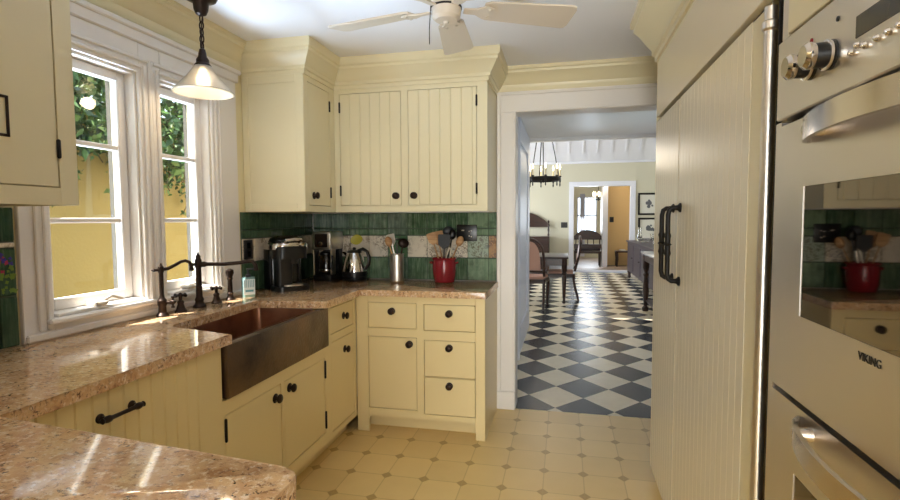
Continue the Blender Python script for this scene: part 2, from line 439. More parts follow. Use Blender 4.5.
def window(name, y0, y1, n):
    mb = MB()                                   # jamb liner
    mb.box(XW-.10, XW, y0, y0+.012, *WZ); mb.box(XW-.10, XW, y1-.012, y1, *WZ)
    mb.box(XW-.10, XW, y0+.012, y1-.012, WZ[1]-.012, WZ[1]); mb.box(XW-.10, XW+.02, y0+.012, y1-.012, WZ[0], WZ[0]+.014, .003)
    w = struct(mb.build(name, 'white'))
    a, b = y0+.014, y1-.014; z0, z1 = WZ[0]+.016, WZ[1]-.014
    mb = MB(); sx0, sx1 = XW-.085, XW-.045
    mb.box(sx0, sx1, a, a+.042, z0, z1, .004); mb.box(sx0, sx1, b-.042, b, z0, z1, .004)
    mb.box(sx0, sx1, a+.042, b-.042, z0, z0+.042, .002); mb.box(sx0, sx1, a+.042, b-.042, z1-.038, z1, .002)
    for zz in (1.675, 1.356): mb.box(sx0+.006, sx1-.006, a+.042, b-.042, zz-.011, zz+.011, .004)
    sash = mb.build('sash', 'white', w)
    g = B(sx0+.017, sx0+.021, a+.03, b-.03, z0+.03, z1-.03).build('pane', 'pane', w)
    hb = MB(); hb.box(XW-.03, XW+.028, (y0+y1)/2-.05, (y0+y1)/2+.01, WZ[0]+.016, WZ[0]+.034, .006)
    hb.tube([((XW+.01), (y0+y1)/2-.02, WZ[0]+.03), (XW+.02, (y0+y1)/2+.03, WZ[0]+.046), (XW+.03, (y0+y1)/2+.07, WZ[0]+.03)], [.008, .006, .007], 8)
    hb.build('crank_handle', 'white_gloss', w)
    lk = MB(); lk.box(XW-.005, XW+.014, y1+.004, y1+.016, 1.055, 1.125, .004); lk.build('latch', 'white_gloss', w)
    return w
window('window_1', W1[0], W1[1], 1); window('window_2', W2[0], W2[1], 2)

# ------------------------------------------------------------------ outside
struct(B(-3.75, -3.6, -2, 9, -.1, 2.3).build('wall_garden', 'stucco'))
struct(B(-9, XW-.15, -6, 12, -.2, -.1).build('ground', 'soil'))
def leaves(name, n, fn, size, label, cat):
    mb = MB(); k = 0
    while k < n:
        p = fn()
        if p is None: continue
        k += 1
        d = Vector((random.gauss(0, 1), random.gauss(0, 1), random.gauss(0, .8)-.4)).normalized()
        u = d.orthogonal().normalized(); u = Matrix.Rotation(random.uniform(0, 6.3), 3, d) @ u
        w = d.cross(u); s = size*random.uniform(.6, 1.3)
        p = Vector(p)
        mb.face([p, p+d*s*.35+u*s*.28+w*s*.05, p+d*s, p+d*s*.35-u*s*.28+w*s*.05])
    o = mb.build(name, 'leaf'); tag(o, label, cat); return o
def crown_pt():
    y = random.uniform(1.6, 6.2); x = random.uniform(-3.58, -3.0)
    edge = 1.90+.10*math.sin(y*3.1)+.07*math.sin(y*7.7+1)
    z = random.uniform(edge, 2.72+.12*math.sin(y*2.3))
    return (x, y, z)
cr = leaves('climbing_shrub', 13000, crown_pt, .078, 'leafy green climbing shrub spilling over the yellow garden wall outside the windows', 'shrub')
strand = []
for k in range(42):
    y = random.uniform(2.2, 5.2); x = random.uniform(-3.5, -3.2); z1 = 2.05; z0 = random.uniform(1.42, 1.85)
    pts = [(x+random.uniform(-.03, .03), y+random.uniform(-.06, .06)*(i > 0), z1+(z0-z1)*i/4) for i in range(5)]
    MB().tube(pts, .004, 5).build('trailing_stem', 'stem', cr); strand.append(pts)
def strand_pt():
    p = random.choice(strand); i = random.randrange(4); f = random.random()
    a, b = Vector(p[i]), Vector(p[i+1]); return a.lerp(b, f)+Vector((random.gauss(0, .04), random.gauss(0, .05), random.gauss(0, .03)))
o = leaves('trailing_leaf', 2200, strand_pt, .055, '', ''); o.parent = cr
for k in ('label', 'category', 'kind'): del o[k]

# ------------------------------------------------------------------ counter tops
def round_poly(poly, radii, seg=5):
    out = []; n = len(poly)
    for i, p in enumerate(poly):
        r = radii.get(i, 0)
        if not r: out.append(p); continue
        p = Vector(p); a = Vector(poly[i-1])-p; b = Vector(poly[(i+1) % n])-p
        a.normalize(); b.normalize()
        for k in range(seg+1):
            f = k/seg; q0 = p+a*r; q1 = p+b*r
            out.append(tuple((q0*(1-f)**2+p*2*f*(1-f)+q1*f*f)))
    return out
poly = [(-1.883, .12), (-.443, .12), (-.443, .795), (-1.247, .872), (-1.25, 1.72), (-1.605, 1.80), (-1.635, 2.47), (-1.25, 2.515), (-1.25, 2.993), (-.45, 2.993), (-.45, 3.596), (-1.883, 3.596)]
poly = round_poly(poly, {2: .04, 5: .03, 6: .03, 8: .02, 9: .01})
ct = MB().prism(poly, .877, ZC, .006, 2).build('countertop', 'granite')
tag(ct, 'polished tan speckled granite worktop running in a U round the sink', 'countertop')

# ------------------------------------------------------------------ cabinet helpers
def knob(parent, c, axis, r=.021, name='knob'):
    c = Vector(c); a = Vector(axis)
    mb = MB().lathe([(r*1.05, 0), (r*1.05, .002), (r*.55, .005), (r*.38, .012), (r*.5, .017), (r*.98, .021), (r, .026), (r*.8, .031), (r*.3, .034)], c, a, 20)
    return mb.build(name, 'bronze', parent)
def hinge(parent, c, size, name='hinge'):
    c = Vector(c); mb = MB()
    mb.tube([c-Vector((0, 0, size/2)), c-Vector((0, 0, size/2-.004)), c+Vector((0, 0, size/2-.004)), c+Vector((0, 0, size/2))], [.003, .006, .006, .003], 8)
    return mb.build(name, 'iron', parent)
def bead_poly(w, th, spacing, groove=.004, start=None):
    """outline (u across 0..w, v depth 0=back th=front) with V grooves on the front"""
    pts = [(0, 0), (w, 0), (w, th)]
    s = spacing if start is None else start
    xs = []
    while s < w-.012: xs.append(s); s += spacing
    for x in reversed(xs): pts += [(x+groove, th), (x, th-groove*1.1), (x-groove, th)]
    pts.append((0, th)); return pts
def door_x(parent, x, y0, y1, z0, z1, th=.019, bead=None, name='door', material='cream', facing=1, start=None):
    """door in a plane x=const, face towards +x (facing=1) or -x"""
    if bead:
        mb = MB().extrude(bead_poly(y1-y0, th, bead, start=start), (x-facing*th, y0, z0), (0, 1, 0), (facing, 0, 0), (0, 0, 1), z1-z0)
    else: mb = B(x-facing*th, x, y0, y1, z0, z1, .0025)
    return mb.build(name, material, parent)
def door_y(parent, y, x0, x1, z0, z1, th=.019, bead=None, name='door', material='cream', start=None):
    if bead:
        mb = MB().extrude(bead_poly(x1-x0, th, bead, start=start), (x0, y+th, z0), (1, 0, 0), (0, -1, 0), (0, 0, 1), z1-z0)
    else: mb = B(x0, x1, y, y+th, z0, z1, .0025)
    return mb.build(name, material, parent)
G = .003

# ---- base cabinet on the back run (face y=3.014)
FY = 3.014
bc = thing('base_cabinet', 'cream base cabinet with drawers and one door on the back wall beside the opening', 'cabinet', (-.85, 3.3, 0))
mb = MB()
xs = (-1.288, -.46)
mb.box(xs[0], -1.209, FY, FY+.02, 0, .875, .002); mb.box(-.888, -.843, FY, FY+.02, .14, .84); mb.box(-.519, xs[1], FY, FY+.02, 0, .875, .002)
for x0, x1, zz in ((-1.209, -.888, [(.108, .156), (.62, .672), (.837, .875)]), (-.843, -.519, [(.108, .139), (.376, .379), (.61, .668), (.833, .875)])):
    for z0, z1 in zz:
        mb.box(x0, x1, FY+.0005, FY+.02, z0, z1)
mb.box(-.888, -.843, FY, FY+.02, .108, .14); mb.box(-.888, -.843, FY, FY+.02, .84, .875)
# curved bracket feet
for sx, x in ((1, -1.209), (-1, -.519)):
    mb.extrude([(0, .108)]+[(sx*(.035-.035*math.sin(a)), .108-.035*(1-math.cos(a))) for a in [k*PI/12 for k in range(7)]], (x, FY, 0), (1, 0, 0), (0, 0, 1), (0, 1, 0), .02)
mb.box(-.48, xs[1], FY+.0205, YW-.005, .0, .875)           # right side panel
mb.box(-1.288, -1.27, FY+.02, YW-.005, 0, .875)
mb.box(-1.27, -.482, FY+.0205, YW-.005, .106, .12); mb.box(-1.27, -.48, YW-.02, YW-.005, .1, .875)
mb.box(-.86, -.87, FY+.02, YW-.02, .1, .875)
mb.box(-1.27, -.482, FY+.11, FY+.125, 0, .105)             # recessed plinth
mb.build('body', 'base_cream', bc)
def drawer_front(x0, x1, z0, z1, kx, nm):
    d = door_y(bc, FY+.001, x0+G, x1-G, z0+G, z1-G, name=nm, material='base_cream')
    B(x0+.02, x1-.02, FY+.02, FY+.45, z0+.012, z1-.03).build('drawer_box', 'base_cream', d)
    return d
for x0, x1, z0, z1 in ((-1.209, -.888, .672, .837), (-.843, -.519, .668, .833), (-.843, -.519, .379, .61), (-.843, -.519, .139, .376)):
    d = drawer_front(x0, x1, z0, z1, 0, 'drawer'); knob(d, ((x0+x1)/2, FY+.001, (z0+z1)/2+(.072 if z1-z0 > .2 else .028)), (0, -1, 0))
d = door_y(bc, FY+.001, -1.209+G, -.888-G, .156+G, .62-G, material='base_cream'); knob(d, (-.935, FY+.001, .578), (0, -1, 0))

# ---- left run (face x=-1.29)
FX = -1.29
def left_unit(name, label, y0, y1, rails, stiles, ztop, loc):
    c = thing(name, label, 'cabinet', loc)
    return c
# drawer and door unit right of the sink
du = thing('base_cabinet', 'narrow cream base cabinet with one drawer over one door right of the copper sink', 'cabinet', (-1.55, 2.8, 0))
mb = MB()
mb.box(FX-.02, FX, 2.592, 2.655, .10, .875); mb.box(FX-.02, FX, 2.985, 3.012, .1, .875)
for z0, z1 in ((.10, .135), (.655, .70), (.855, .875)): mb.box(FX-.02, FX-.0005, 2.655, 2.985, z0, z1)
mb.box(XW+.005, FX-.02, 2.592, 2.607, .1, .875); mb.box(XW+.005, FX-.02, 2.997, 3.012, .1, .875); mb.box(XW+.005, FX-.02, 2.6, 3.0, .1, .115)
mb.box(FX-.09, FX-.075, 2.592, 3.012, 0, .1)
mb.build('body', 'base_cream', du)
d = door_x(du, FX-.001, 2.655+G, 2.985-G, .70+G, .855-G, name='drawer', material='base_cream'); knob(d, (FX-.001, 2.83, .78), (1, 0, 0))
B(FX-.4, FX-.02, 2.68, 2.96, .715, .83).build('drawer_box', 'base_cream', d)
d = door_x(du, FX-.001, 2.655+G, 2.985-G, .135+G, .655-G, material='base_cream'); knob(d, (FX-.001, 2.84, .575), (1, 0, 0))
# sink cabinet
sc_ = thing('sink_cabinet', 'cream two-door cabinet under the copper apron sink', 'cabinet', (-1.55, 2.15, 0))
mb = MB()
mb.box(FX-.02, FX, 1.60, 1.706, .10, .875); mb.box(FX-.02, FX, 1.706, 1.716, .1, .65); mb.box(FX-.02, FX, 2.125, 2.15, .16, .592); mb.box(FX-.02, FX, 2.572, 2.59, .10, .65)
for z0, z1 in ((.10, .165), (.59, .648)): mb.box(FX-.02, FX-.0005, 1.716, 2.572, z0, z1)
mb.box(XW+.005, FX-.02, 1.61, 1.625, .1, .65); mb.box(XW+.005, FX-.02, 2.575, 2.59, .1, .65); mb.box(XW+.005, FX-.02, 1.62, 2.58, .1, .115)
mb.box(FX-.09, FX-.075, 1.60, 2.59, 0, .1)
mb.build('body', 'base_cream', sc_)
d = door_x(sc_, FX-.001, 1.716+G, 2.125-G, .165+G, .59-G, material='base_cream'); knob(d, (FX-.001, 2.075, .535), (1, 0, 0))
for zz in (.235, .53): hinge(d, (FX+.003, 1.719, zz), .095)
d = door_x(sc_, FX-.001, 2.15+G, 2.572-G, .165+G, .59-G, material='base_cream'); knob(d, (FX-.001, 2.20, .545), (1, 0, 0))
for zz in (.24, .525): hinge(d, (FX+.003, 2.572, zz), .10)
# dishwasher behind a beaded cream panel
dw = thing('dishwasher', 'dishwasher behind a beaded cream panel with a dark bar handle', 'dishwasher', (-1.55, 1.27, 0))
B(XW+.02, FX-.02, .93, 1.595, .1, .872).build('body', 'dark_gap', dw)
p = door_x(dw, FX+.012, .935, 1.597, .11, .872, th=.03, bead=.052, name='front_panel', material='base_cream')
B(FX-.09, FX-.075, .93, 1.598, 0, .1).build('plinth', 'base_cream', dw)
hx = FX+.012
mb = MB()
y0, y1, zz = 1.152, 1.285, .795
for yy in (y0+.012, y1-.012):
    mb.lathe([(.014, 0), (.014, .003), (.008, .008), (.007, .024)], (hx, yy, zz), (1, 0, 0), 14)
q = hx+.027
mb.tube([(q, y0-.010, zz), (q, y0-.005, zz), (q, y0, zz), (q, y0+.010, zz), (q, y0+.02, zz), (q, y0+.027, zz), (q, (y0+y1)/2, zz), (q, y1-.027, zz), (q, y1-.02, zz), (q, y1-.010, zz), (q, y1, zz), (q, y1+.005, zz), (q, y1+.010, zz)],
        [.004, .009, .007, .0105, .010, .0065, .006, .0065, .010, .0105, .007, .009, .004], 12)
mb.build('handle', 'bronze', p)
# peninsula base
pn = thing('peninsula_cabinet', 'cream cabinet base beneath the near granite peninsula', 'cabinet', (-1.1, .45, 0))
B(XW+.005, -.50, .16, .74, .1, .877, .003).build('body', 'base_cream', pn)
B(XW+.02, -.57, .22, .68, 0, .1).build('plinth', 'base_cream', pn)

# ---- copper apron sink
sk = thing('apron_sink', 'dark hammered copper farmhouse sink with apron front under the windows', 'sink', (-1.5, 2.14, .655))
y0, y1 = 1.717, 2.588
mb = MB()
mb.box(-1.305, -1.268, y0+.0, y1-.0, .655, .872, .008, 2)
mb.build('apron', 'copper', sk)
mb = MB()
bx0, bx1, by0, by1, zb, zt = -1.66, -1.306, y0+.05, y1-.09, .69, .874
def rr(x0, x1, ya, yb, r, n=5):
    pts = []
    for cx, cyy, a0 in ((x1-r, ya+r, -90), (x1-r, yb-r, 0), (x0+r, yb-r, 90), (x0+r, ya+r, 180)):
        for k in range(n+1):
            a = R(a0+90*k/n); pts.append((cx+r*math.cos(a), cyy+r*math.sin(a)))
    return pts
rings = []
for (ins, z) in ((-.012, .655), (-.012, zt), (0, zt), (.004, .84), (.012, zb+.03), (.04, zb), (.12, zb-.004)):
    rings.append([mb.bm.verts.new((x, y, z)) for x, y in rr(bx0+ins, bx1-ins*(.2 if ins < 0 else 1), by0+ins, by1-ins, .045)])
for a, b in zip(rings, rings[1:]):
    for k in range(len(a)): mb.bm.faces.new((a[k], a[(k+1) % len(a)], b[(k+1) % len(a)], b[k]))
mb.bm.faces.new(rings[-1]); mb.bm.faces.new(rings[0][::-1])
mb.build('basin', 'copper_in', sk)
B(-1.67, -1.29, y0, y1, .660, .664).build('underside', 'copper', sk)
MB().lathe([(.045, 0), (.045, .004), (.03, .002), (.028, -.0)], (-1.5, 2.15, zb-.003), (0, 0, 1), 20).build('drain', 'bronze', sk)

# ---- faucets
def cross_handle(mb, c, axis=(0, 0, 1), r=.032):
    c = Vector(c); a = Vector(axis).normalized(); u = a.orthogonal().normalized(); w = a.cross(u)
    for k in range(4):
        d = (u*math.cos(PI/4+k*PI/2)+w*math.sin(PI/4+k*PI/2))
        mb.tube([c, c+d*r*.6, c+d*r*.8, c+d*r, c+d*r*1.08], [.0055, .0045, .0075, .0085, .003], 8)
    mb.lathe([(.009, -.008), (.011, 0), (.009, .008), (.003, .013)], c, a, 12)
def deck_base(mb, x, y, r=.026, h=.05):
    mb.lathe([(r, 0), (r, .006), (r*.8, .012), (r*.7, .02), (r*.5, h*.7), (r*.6, h*.85), (r*.45, h)], (x, y, ZC), (0, 0, 1), 20)
FXX = -1.80
# bridge faucet
fa = thing('faucet', 'oil-rubbed bronze tall faucet with long horizontal spout behind the copper sink', 'faucet', (FXX, 2.23, ZC))
fy = 2.23
mb = MB(); mb.lathe([(.032, 0), (.032, .008), (.022, .018), (.019, .03), (.022, .04), (.016, .055), (.015, .10), (.017, .104), (.014, .11), (.0135, .20), (.017, .205), (.018, .225), (.016, .24), (.011, .25), (.012, .258), (.006, .268), (.002, .282)], (FXX, fy, ZC), (0, 0, 1), 20)
mb.build('post', 'bronze', fa)
zs = ZC+.218
dxy = Vector((.30, .20, 0)).normalized()
def sp_(d, z): return Vector((FXX, fy, zs))+dxy*d+Vector((0, 0, z))
MB().tube([sp_(-.035, .0), sp_(-.03, 0), sp_(-.02, 0), sp_(0, 0), sp_(.02, 0), sp_(.03, 0), sp_(.04, 0), sp_(.12, -.003), sp_(.20, .002), sp_(.23, .008), sp_(.255, .006), sp_(.27, -.012), sp_(.272, -.035), sp_(.272, -.042)], [.004, .011, .008, .012, .014, .014, .0095, .0095, .0095, .010, .010, .010, .011, .013], 12).build('spout', 'bronze', fa)
# handles
for k, (yy, lab) in enumerate(((2.10, 'bronze cross-handle tap left of the tall main faucet'), (2.36, 'bronze cross-handle tap right of the tall main faucet'))):
    h = thing('tap', lab, 'tap', (FXX, yy, ZC), 'cross-handle taps at the sink')
    mb = MB(); deck_base(mb, FXX, yy, .027, .055); mb.build('base', 'bronze', h)
    mb = MB(); mb.lathe([(.008, .05), (.008, .075)], (FXX, yy, ZC), (0, 0, 1), 10); cross_handle(mb, (FXX, yy, ZC+.08)); mb.build('handle', 'bronze', h)
# small filtered-water faucet
ff = thing('faucet', 'slim bronze gooseneck filter faucet at the left end of the sink deck', 'faucet', (FXX, 1.985, ZC))
yy = 1.985
mb = MB(); mb.lathe([(.028, 0), (.028, .006), (.018, .018), (.016, .045), (.02, .055), (.02, .075), (.012, .085), (.0095, .10), (.0095, .20), (.012, .203), (.012, .228), (.007, .234), (.003, .245)], (FXX, yy, ZC), (0, 0, 1), 16); mb.build('post', 'bronze', ff)
d2 = Vector((.55, .83, 0)).normalized()
def s2(d, z): return Vector((FXX, yy, ZC+.214))+d2*d+Vector((0, 0, z))
MB().tube([s2(-.04, 0), s2(-.032, 0), s2(-.02, .0), s2(0, 0), s2(.03, .004), s2(.06, .018), s2(.085, .032), s2(.105, .036), s2(.122, .028), s2(.13, .01), s2(.131, -.005), s2(.131, -.014)], [.003, .008, .006, .008, .008, .0078, .0075, .0075, .0078, .009, .0115, .012], 12).build('spout', 'bronze', ff)
mb = MB(); mb.tube([(FXX, yy, ZC+.064), (FXX+.03, yy+.015, ZC+.064)], .008, 10); cross_handle(mb, (FXX+.04, yy+.02, ZC+.064), (.9, .45, 0), .026); mb.build('handle', 'bronze', ff)
# side sprayer
ss = thing('side_sprayer', 'bronze side sprayer standing right of the taps beside the soap bottle', 'sprayer', (FXX, 2.475, ZC))
yy = 2.475
MB().lathe([(.027, 0), (.027, .006), (.018, .016), (.015, .03), (.018, .036), (.013, .045)], (FXX, yy, ZC), (0, 0, 1), 16).build('base', 'bronze', ss)
MB().lathe([(.013, .04), (.014, .06), (.012, .11), (.016, .118), (.013, .125), (.017, .135), (.022, .15), (.02, .165), (.008, .172)], (FXX, yy, ZC), (0, 0, 1), 16).build('spray_head', 'bronze', ss)

# ------------------------------------------------------------------ upper cabinets
# corner upper on left wall
UZ0 = 1.404; UZ1 = 2.205
cu = thing('wall_cabinet', 'cream corner wall cabinet with plain end panel between the window and the back wall', 'cabinet', (-1.68, 3.0, UZ0))
fx = -1.482
mb = MB()
mb.box(XW+.004, fx-.02, 2.757, 2.775, UZ0, UZ1)
mb.box(fx-.02, fx, 2.757, 2.80, UZ0, UZ1); mb.box(fx-.02, fx, 3.088, 3.152, UZ0, UZ1)
mb.box(fx-.02, fx-.0005, 2.80, 3.088, UZ0, 1.44); mb.box(fx-.02, fx-.0005, 2.80, 3.088, 2.17, UZ1)
mb.box(XW+.004, fx-.02, 2.775, YW-.005, UZ0+.005, UZ0+.02); mb.box(XW+.004, fx-.02, 2.775, YW-.005, UZ1-.02, UZ1)
mb.box(XW+.004, XW+.01, 2.775, YW-.005, UZ0, UZ1)
mb.box(fx-.02, fx, 3.152, YW-.005, UZ0, UZ1)
# applied frame on the end panel
for a in ((XW+.004, XW+.045, UZ0, UZ1), (fx-.05, fx-.001, UZ0, UZ1)): mb.box(a[0], a[1], 2.751, 2.757, a[2], a[3], .002)
mb.box(XW+.045, fx-.05, 2.751, 2.757, UZ0, UZ0+.045, .002); mb.box(XW+.045, fx-.05, 2.751, 2.757, 2.155, UZ1, .002)
mb.build('body', 'cream', cu)
d = door_x(cu, fx-.001, 2.80+G, 3.088-G, 1.44+G, 2.17-G); knob(d, (fx-.001, 2.862, 1.502), (1, 0, 0))
for zz in (1.53, 2.08): hinge(d, (fx+.003, 3.086, zz), .07)
# back uppers
bu = thing('wall_cabinet', 'wide cream wall cabinet with two beaded doors above the back counter', 'cabinet', (-.97, 3.37, UZ0))
fy = 3.154
mb = MB()
mb.box(-1.48, -1.443, fy, fy+.02, UZ0, UZ1); mb.box(-1.022, -.976, fy, fy+.02, 1.445, 2.172); mb.box(-.531, -.466, fy, fy+.02, UZ0, UZ1)
for a, b in ((-1.443, -1.022), (-.976, -.531), (-1.022, -.976)):
    mb.box(a, b, fy+.0005, fy+.02, UZ0, 1.445); mb.box(a, b, fy+.0005, fy+.02, 2.172, UZ1)
mb.box(-.484, -.466, fy+.02, YW-.001, UZ0, UZ1); mb.box(-1.48, -1.46, fy+.02, YW-.001, UZ0, UZ1)
mb.box(-1.46, -.484, fy+.02, YW-.001, UZ0+.008, UZ0+.024); mb.box(-1.46, -.484, fy+.02, YW-.001, UZ1-.02, UZ1); mb.box(-1.46, -.484, YW-.012, YW-.001, UZ0+.02, UZ1-.02)
mb.build('body', 'cream', bu)
d = door_y(bu, fy+.001, -1.443+G, -1.022-G, 1.445+G, 2.172-G, bead=.069); knob(d, (-1.058, fy+.001, 1.507), (0, -1, 0))
for zz in (1.545, 2.085): hinge(d, (-1.441, fy-.003, zz), .07)
d = door_y(bu, fy+.001, -.976+G, -.531-G, 1.445+G, 2.172-G, bead=.069); knob(d, (-.938, fy+.001, 1.507), (0, -1, 0))
for zz in (1.545, 2.085): hinge(d, (-.533, fy-.003, zz), .07)
# crown along both
cp = MB().sweep([(XW, 2.757), (fx, 2.757), (fx, fy), (-.466, fy), (-.466, YW)], CROWN)
struct(cp.build('trim_5', 'cream'))
# near-left upper
nu = thing('wall_cabinet', 'cream wall cabinet at the far left edge, hung above the counter left of the window', 'cabinet', (-1.72, 1.0, UZ0))
nx = -1.555
mb = MB()
mb.box(nx-.02, nx, 1.318, 1.378, UZ0, UZ1); mb.box(nx-.02, nx, .3, .34, UZ0, UZ1)
mb.box(nx-.02, nx-.0005, .34, 1.318, UZ0, 1.458); mb.box(nx-.02, nx-.0005, .34, 1.318, 2.17, UZ1); mb.box(nx-.02, nx-.0005, .81, .85, 1.458, 2.17)
mb.box(XW+.004, nx-.02, 1.36, 1.378, UZ0, UZ1); mb.box(XW+.004, nx-.02, .3, .318, UZ0, UZ1); mb.box(XW+.004, nx-.02, .318, 1.36, UZ0+.008, UZ0+.024); mb.box(XW+.004, nx-.02, .318, 1.36, UZ1-.02, UZ1)
mb.box(XW+.004, XW+.01, .318, 1.36, UZ0, UZ1)
mb.build('body', 'cream', nu)
for a, b in ((.34, .81), (.85, 1.318)):
    d = door_x(nu, nx-.001, a+G, b-G, 1.458+G, 2.17-G)
    hinge(d, (nx+.003, 1.316 if a > .5 else .342, 1.58), .06)
    mb = MB()                               # moulded frame applied to the door
    p, q, z0, z1 = a+.10, b-.145, 1.595, 1.712
    for bx_ in ((p, q, z0, z0+.008), (p, q, z1-.008, z1), (p, p+.008, z0, z1), (q-.008, q, z0, z1)): mb.box(nx-.001, nx+.003, *bx_, .001)
    mb.build('inset_bead', 'bronze', d)
struct(MB().sweep([(XW, .3), (nx, .3), (nx, 1.378), (XW, 1.378)], CROWN).build('trim_6', 'cream'))

# ------------------------------------------------------------------ backsplashes
def tiles(name, label, plane, a0, a1, rows, deco_seed, skip=()):
    """plane 'y' (on back wall) or 'x' (on left wall); rows: (z0, z1, width, material)"""
    o = thing(name, label, 'backsplash', ((a0+a1)/2, YW, ZC) if plane == 'y' else (XW, (a0+a1)/2, ZC))
    z0, z1 = rows[-1][0], rows[0][1]
    if plane == 'y': g = B(a0, a1, YW-.006, YW-.0005, z0, z1)
    else: g = B(XW+.0005, XW+.006, a0, a1, z0, z1)
    g.build('grout', 'grout', o)
    rnd = random.Random(deco_seed)
    for (z0, z1, w, mk) in rows:
        a = a0; mb = MB()
        while a < a1-.004:
            b = min(a+w, a1)
            if plane == 'y': mb.box(a+.0015, b-.0015, YW-.013, YW-.004, z0+.0015, z1-.0015, .003)
            else: mb.box(XW+.004, XW+.013, a+.0015, b-.0015, z0+.0015, z1-.0015, .003)
            a = b
        mb.build('painted_tile_row' if mk == 'painted_tile' else 'green_tile_row', mk, o)
    return o
RB = [(1.290, 1.402, .15, 'green_tile'), (1.240, 1.287, .15, 'green_tile'), (1.078, 1.237, .15, 'painted_tile'), (ZC+.001, 1.075, .15, 'green_tile')]
bs = tiles('backsplash', 'green glazed tile backsplash with a row of painted tiles on the back wall', 'y', -1.872, -.464, RB, 3)
RL = [(1.297, 1.402, .15, 'dark_green'), (1.245, 1.294, .15, 'dark_green'), (1.10, 1.242, .12, 'painted_tile'), (ZC+.001, 1.097, .15, 'dark_green')]
tiles('backsplash', 'dark green tiled strip of side wall between the right window and the corner', 'x', 2.705, 3.585, RL, 5)
RN = [(1.285, 1.402, .15, 'dark_green'), (1.262, 1.282, .15, 'painted_tile'), (1.095, 1.259, .35, 'dark_green'), (ZC+.001, 1.092, .15, 'dark_green')]
ms = tiles('backsplash', 'dark green tiles with a painted flower spray at the far left edge', 'x', .3, 1.412, RN, 11)
# painted bouquet on that tile (flat glaze, raised a hair)
rnd = random.Random(4)
def blob(mk, n, yr, zr, r, name):
    mb = MB()
    for k in range(n):
        y, z = rnd.uniform(*yr), rnd.uniform(*zr); a0 = rnd.uniform(0, 6); rr_ = r*rnd.uniform(.6, 1.2)
        pts = [(XW+.0142+.0001*k, y+rr_*math.cos(a0+2*PI*i/8)*(1 if i % 2 else .6), z+rr_*math.sin(a0+2*PI*i/8)*(1 if i % 2 else .6)) for i in range(8)]
        mb.face(pts)
    mb.build(name, mk, ms)
blob('leafpaint', 46, (1.27, 1.405), (1.105, 1.20), .009, 'painted_leaves')
blob('violet', 12, (1.33, 1.40), (1.195, 1.25), .010, 'painted_flowers')
blob('rose', 6, (1.33, 1.40), (1.175, 1.235), .009, 'painted_flowers')
# lemon on a painted tile behind the kettle
mb = MB(); mb.lathe([(.004, -.05), (.02, -.042), (.034, -.02), (.038, 0), (.034, .02), (.02, .042), (.004, .05)], (0, 0, 0), (1, 0, .25), 20)
mb.move(lambda c: Vector((c.x-1.52, YW-.0135+c.y*.02, c.z+1.205))).build('painted_lemon', 'lemon', bs)

# outlets
def outlet(label, plane, a0, a1, z0, z1, holes):
    if plane == 'y':
        o = thing('outlet', label, 'outlet', ((a0+a1)/2, YW-.013, z0)); B(a0, a1, YW-.019, YW-.0125, z0, z1, .003, 2).build('cover_plate', 'black', o)
        for x, z in holes: B(x-.004, x+.004, YW-.0205, YW-.018, z-.004, z+.004, .001).build('socket_slot', 'white_gloss', o)
    else:
        o = thing('outlet', label, 'outlet', (XW+.013, (a0+a1)/2, z0)); B(XW+.0125, XW+.019, a0, a1, z0, z1, .003, 2).build('cover_plate', 'black', o)
        for y, z in holes: B(XW+.018, XW+.022, y-.016, y+.016, z-.018, z+.018, .003).build('socket', 'black_gloss', o)
    return o
outlet('black double outlet plate on the back tiles above the red crock', 'y', -.752, -.604, 1.198, 1.315, [(-.71, 1.275), (-.70, 1.275), (-.66, 1.268), (-.645, 1.272), (-.66, 1.235), (-.645, 1.23)])
outlet('black outlet plate on the side tiles above the soap bottle', 'x', 2.712, 2.80, 1.118, 1.235, [(2.756, 1.2), (2.756, 1.15)])

# ------------------------------------------------------------------ counter-top appliances
# pod coffee machine
pc = thing('pod_coffee_maker', 'glossy black pod coffee maker with silver lid rim in the counter corner', 'coffee maker', (-1.728, 2.94, ZC))
def rot(px, py, ang, cx, cyy):
    c, s = math.cos(ang), math.sin(ang); return (cx+px*c-py*s, cyy+px*s+py*c)
KX, KY, KA = -1.728, 2.94, R(142)          # front faces towards +x/-y
def kmove(mb):
    c, s = math.cos(KA), math.sin(KA)
    return mb.move(lambda v: Vector((KX+.95*(v.x*c-v.y*s), KY+.95*(v.x*s+v.y*c), v.z*1.05+ZC)))
def rrect(w, d, r, n=6, cx=0, cyy=0):
    return [(cx+x, cyy+y) for x, y in rr(-w/2, w/2, -d/2, d/2, r, n)]
mb = MB().prism(rrect(.13, .24, .05, 6, .06, 0), .0, .25, .01); kmove(mb).build('water_tank_body', 'black_gloss', pc)
mb = MB().prism(rrect(.16, .24, .06, 6, -.065, .0), 0, .03, .006)
mb.prism(rrect(.10, .10, .02, 4, -.07, .05), .03, .25)
mb.prism(rrect(.15, .22, .06, 6, -.06, .0), .19, .265, .012); kmove(mb).build('body', 'black', pc)
mb = MB().prism(rrect(.262, .262, .10, 8, -.0, 0), .245, .285, .016); kmove(mb).build('lid_rim', 'chrome', pc)
mb = MB()
prof = [(.10, .28), (.10, .292), (.09, .309), (.06, .323), (.01, .328)]
mb.lathe(prof, (.0, 0, 0), (0, 0, 1), 28); mb.move(lambda v: Vector((v.x*1.1, v.y*1.1, v.z))); kmove(mb).build('lid', 'black_gloss', pc)
mb = MB().tube([(-.10, -.06, .285), (-.135, -.05, .30), (-.145, 0, .305), (-.135, .05, .30), (-.10, .06, .285)], [.011]*5, 10); kmove(mb).build('lid_handle', 'chrome', pc)
mb = MB().prism(rrect(.09, .13, .03, 5, -.10, -.0), .03, .038, .002); kmove(mb).build('drip_tray', 'steel', pc)
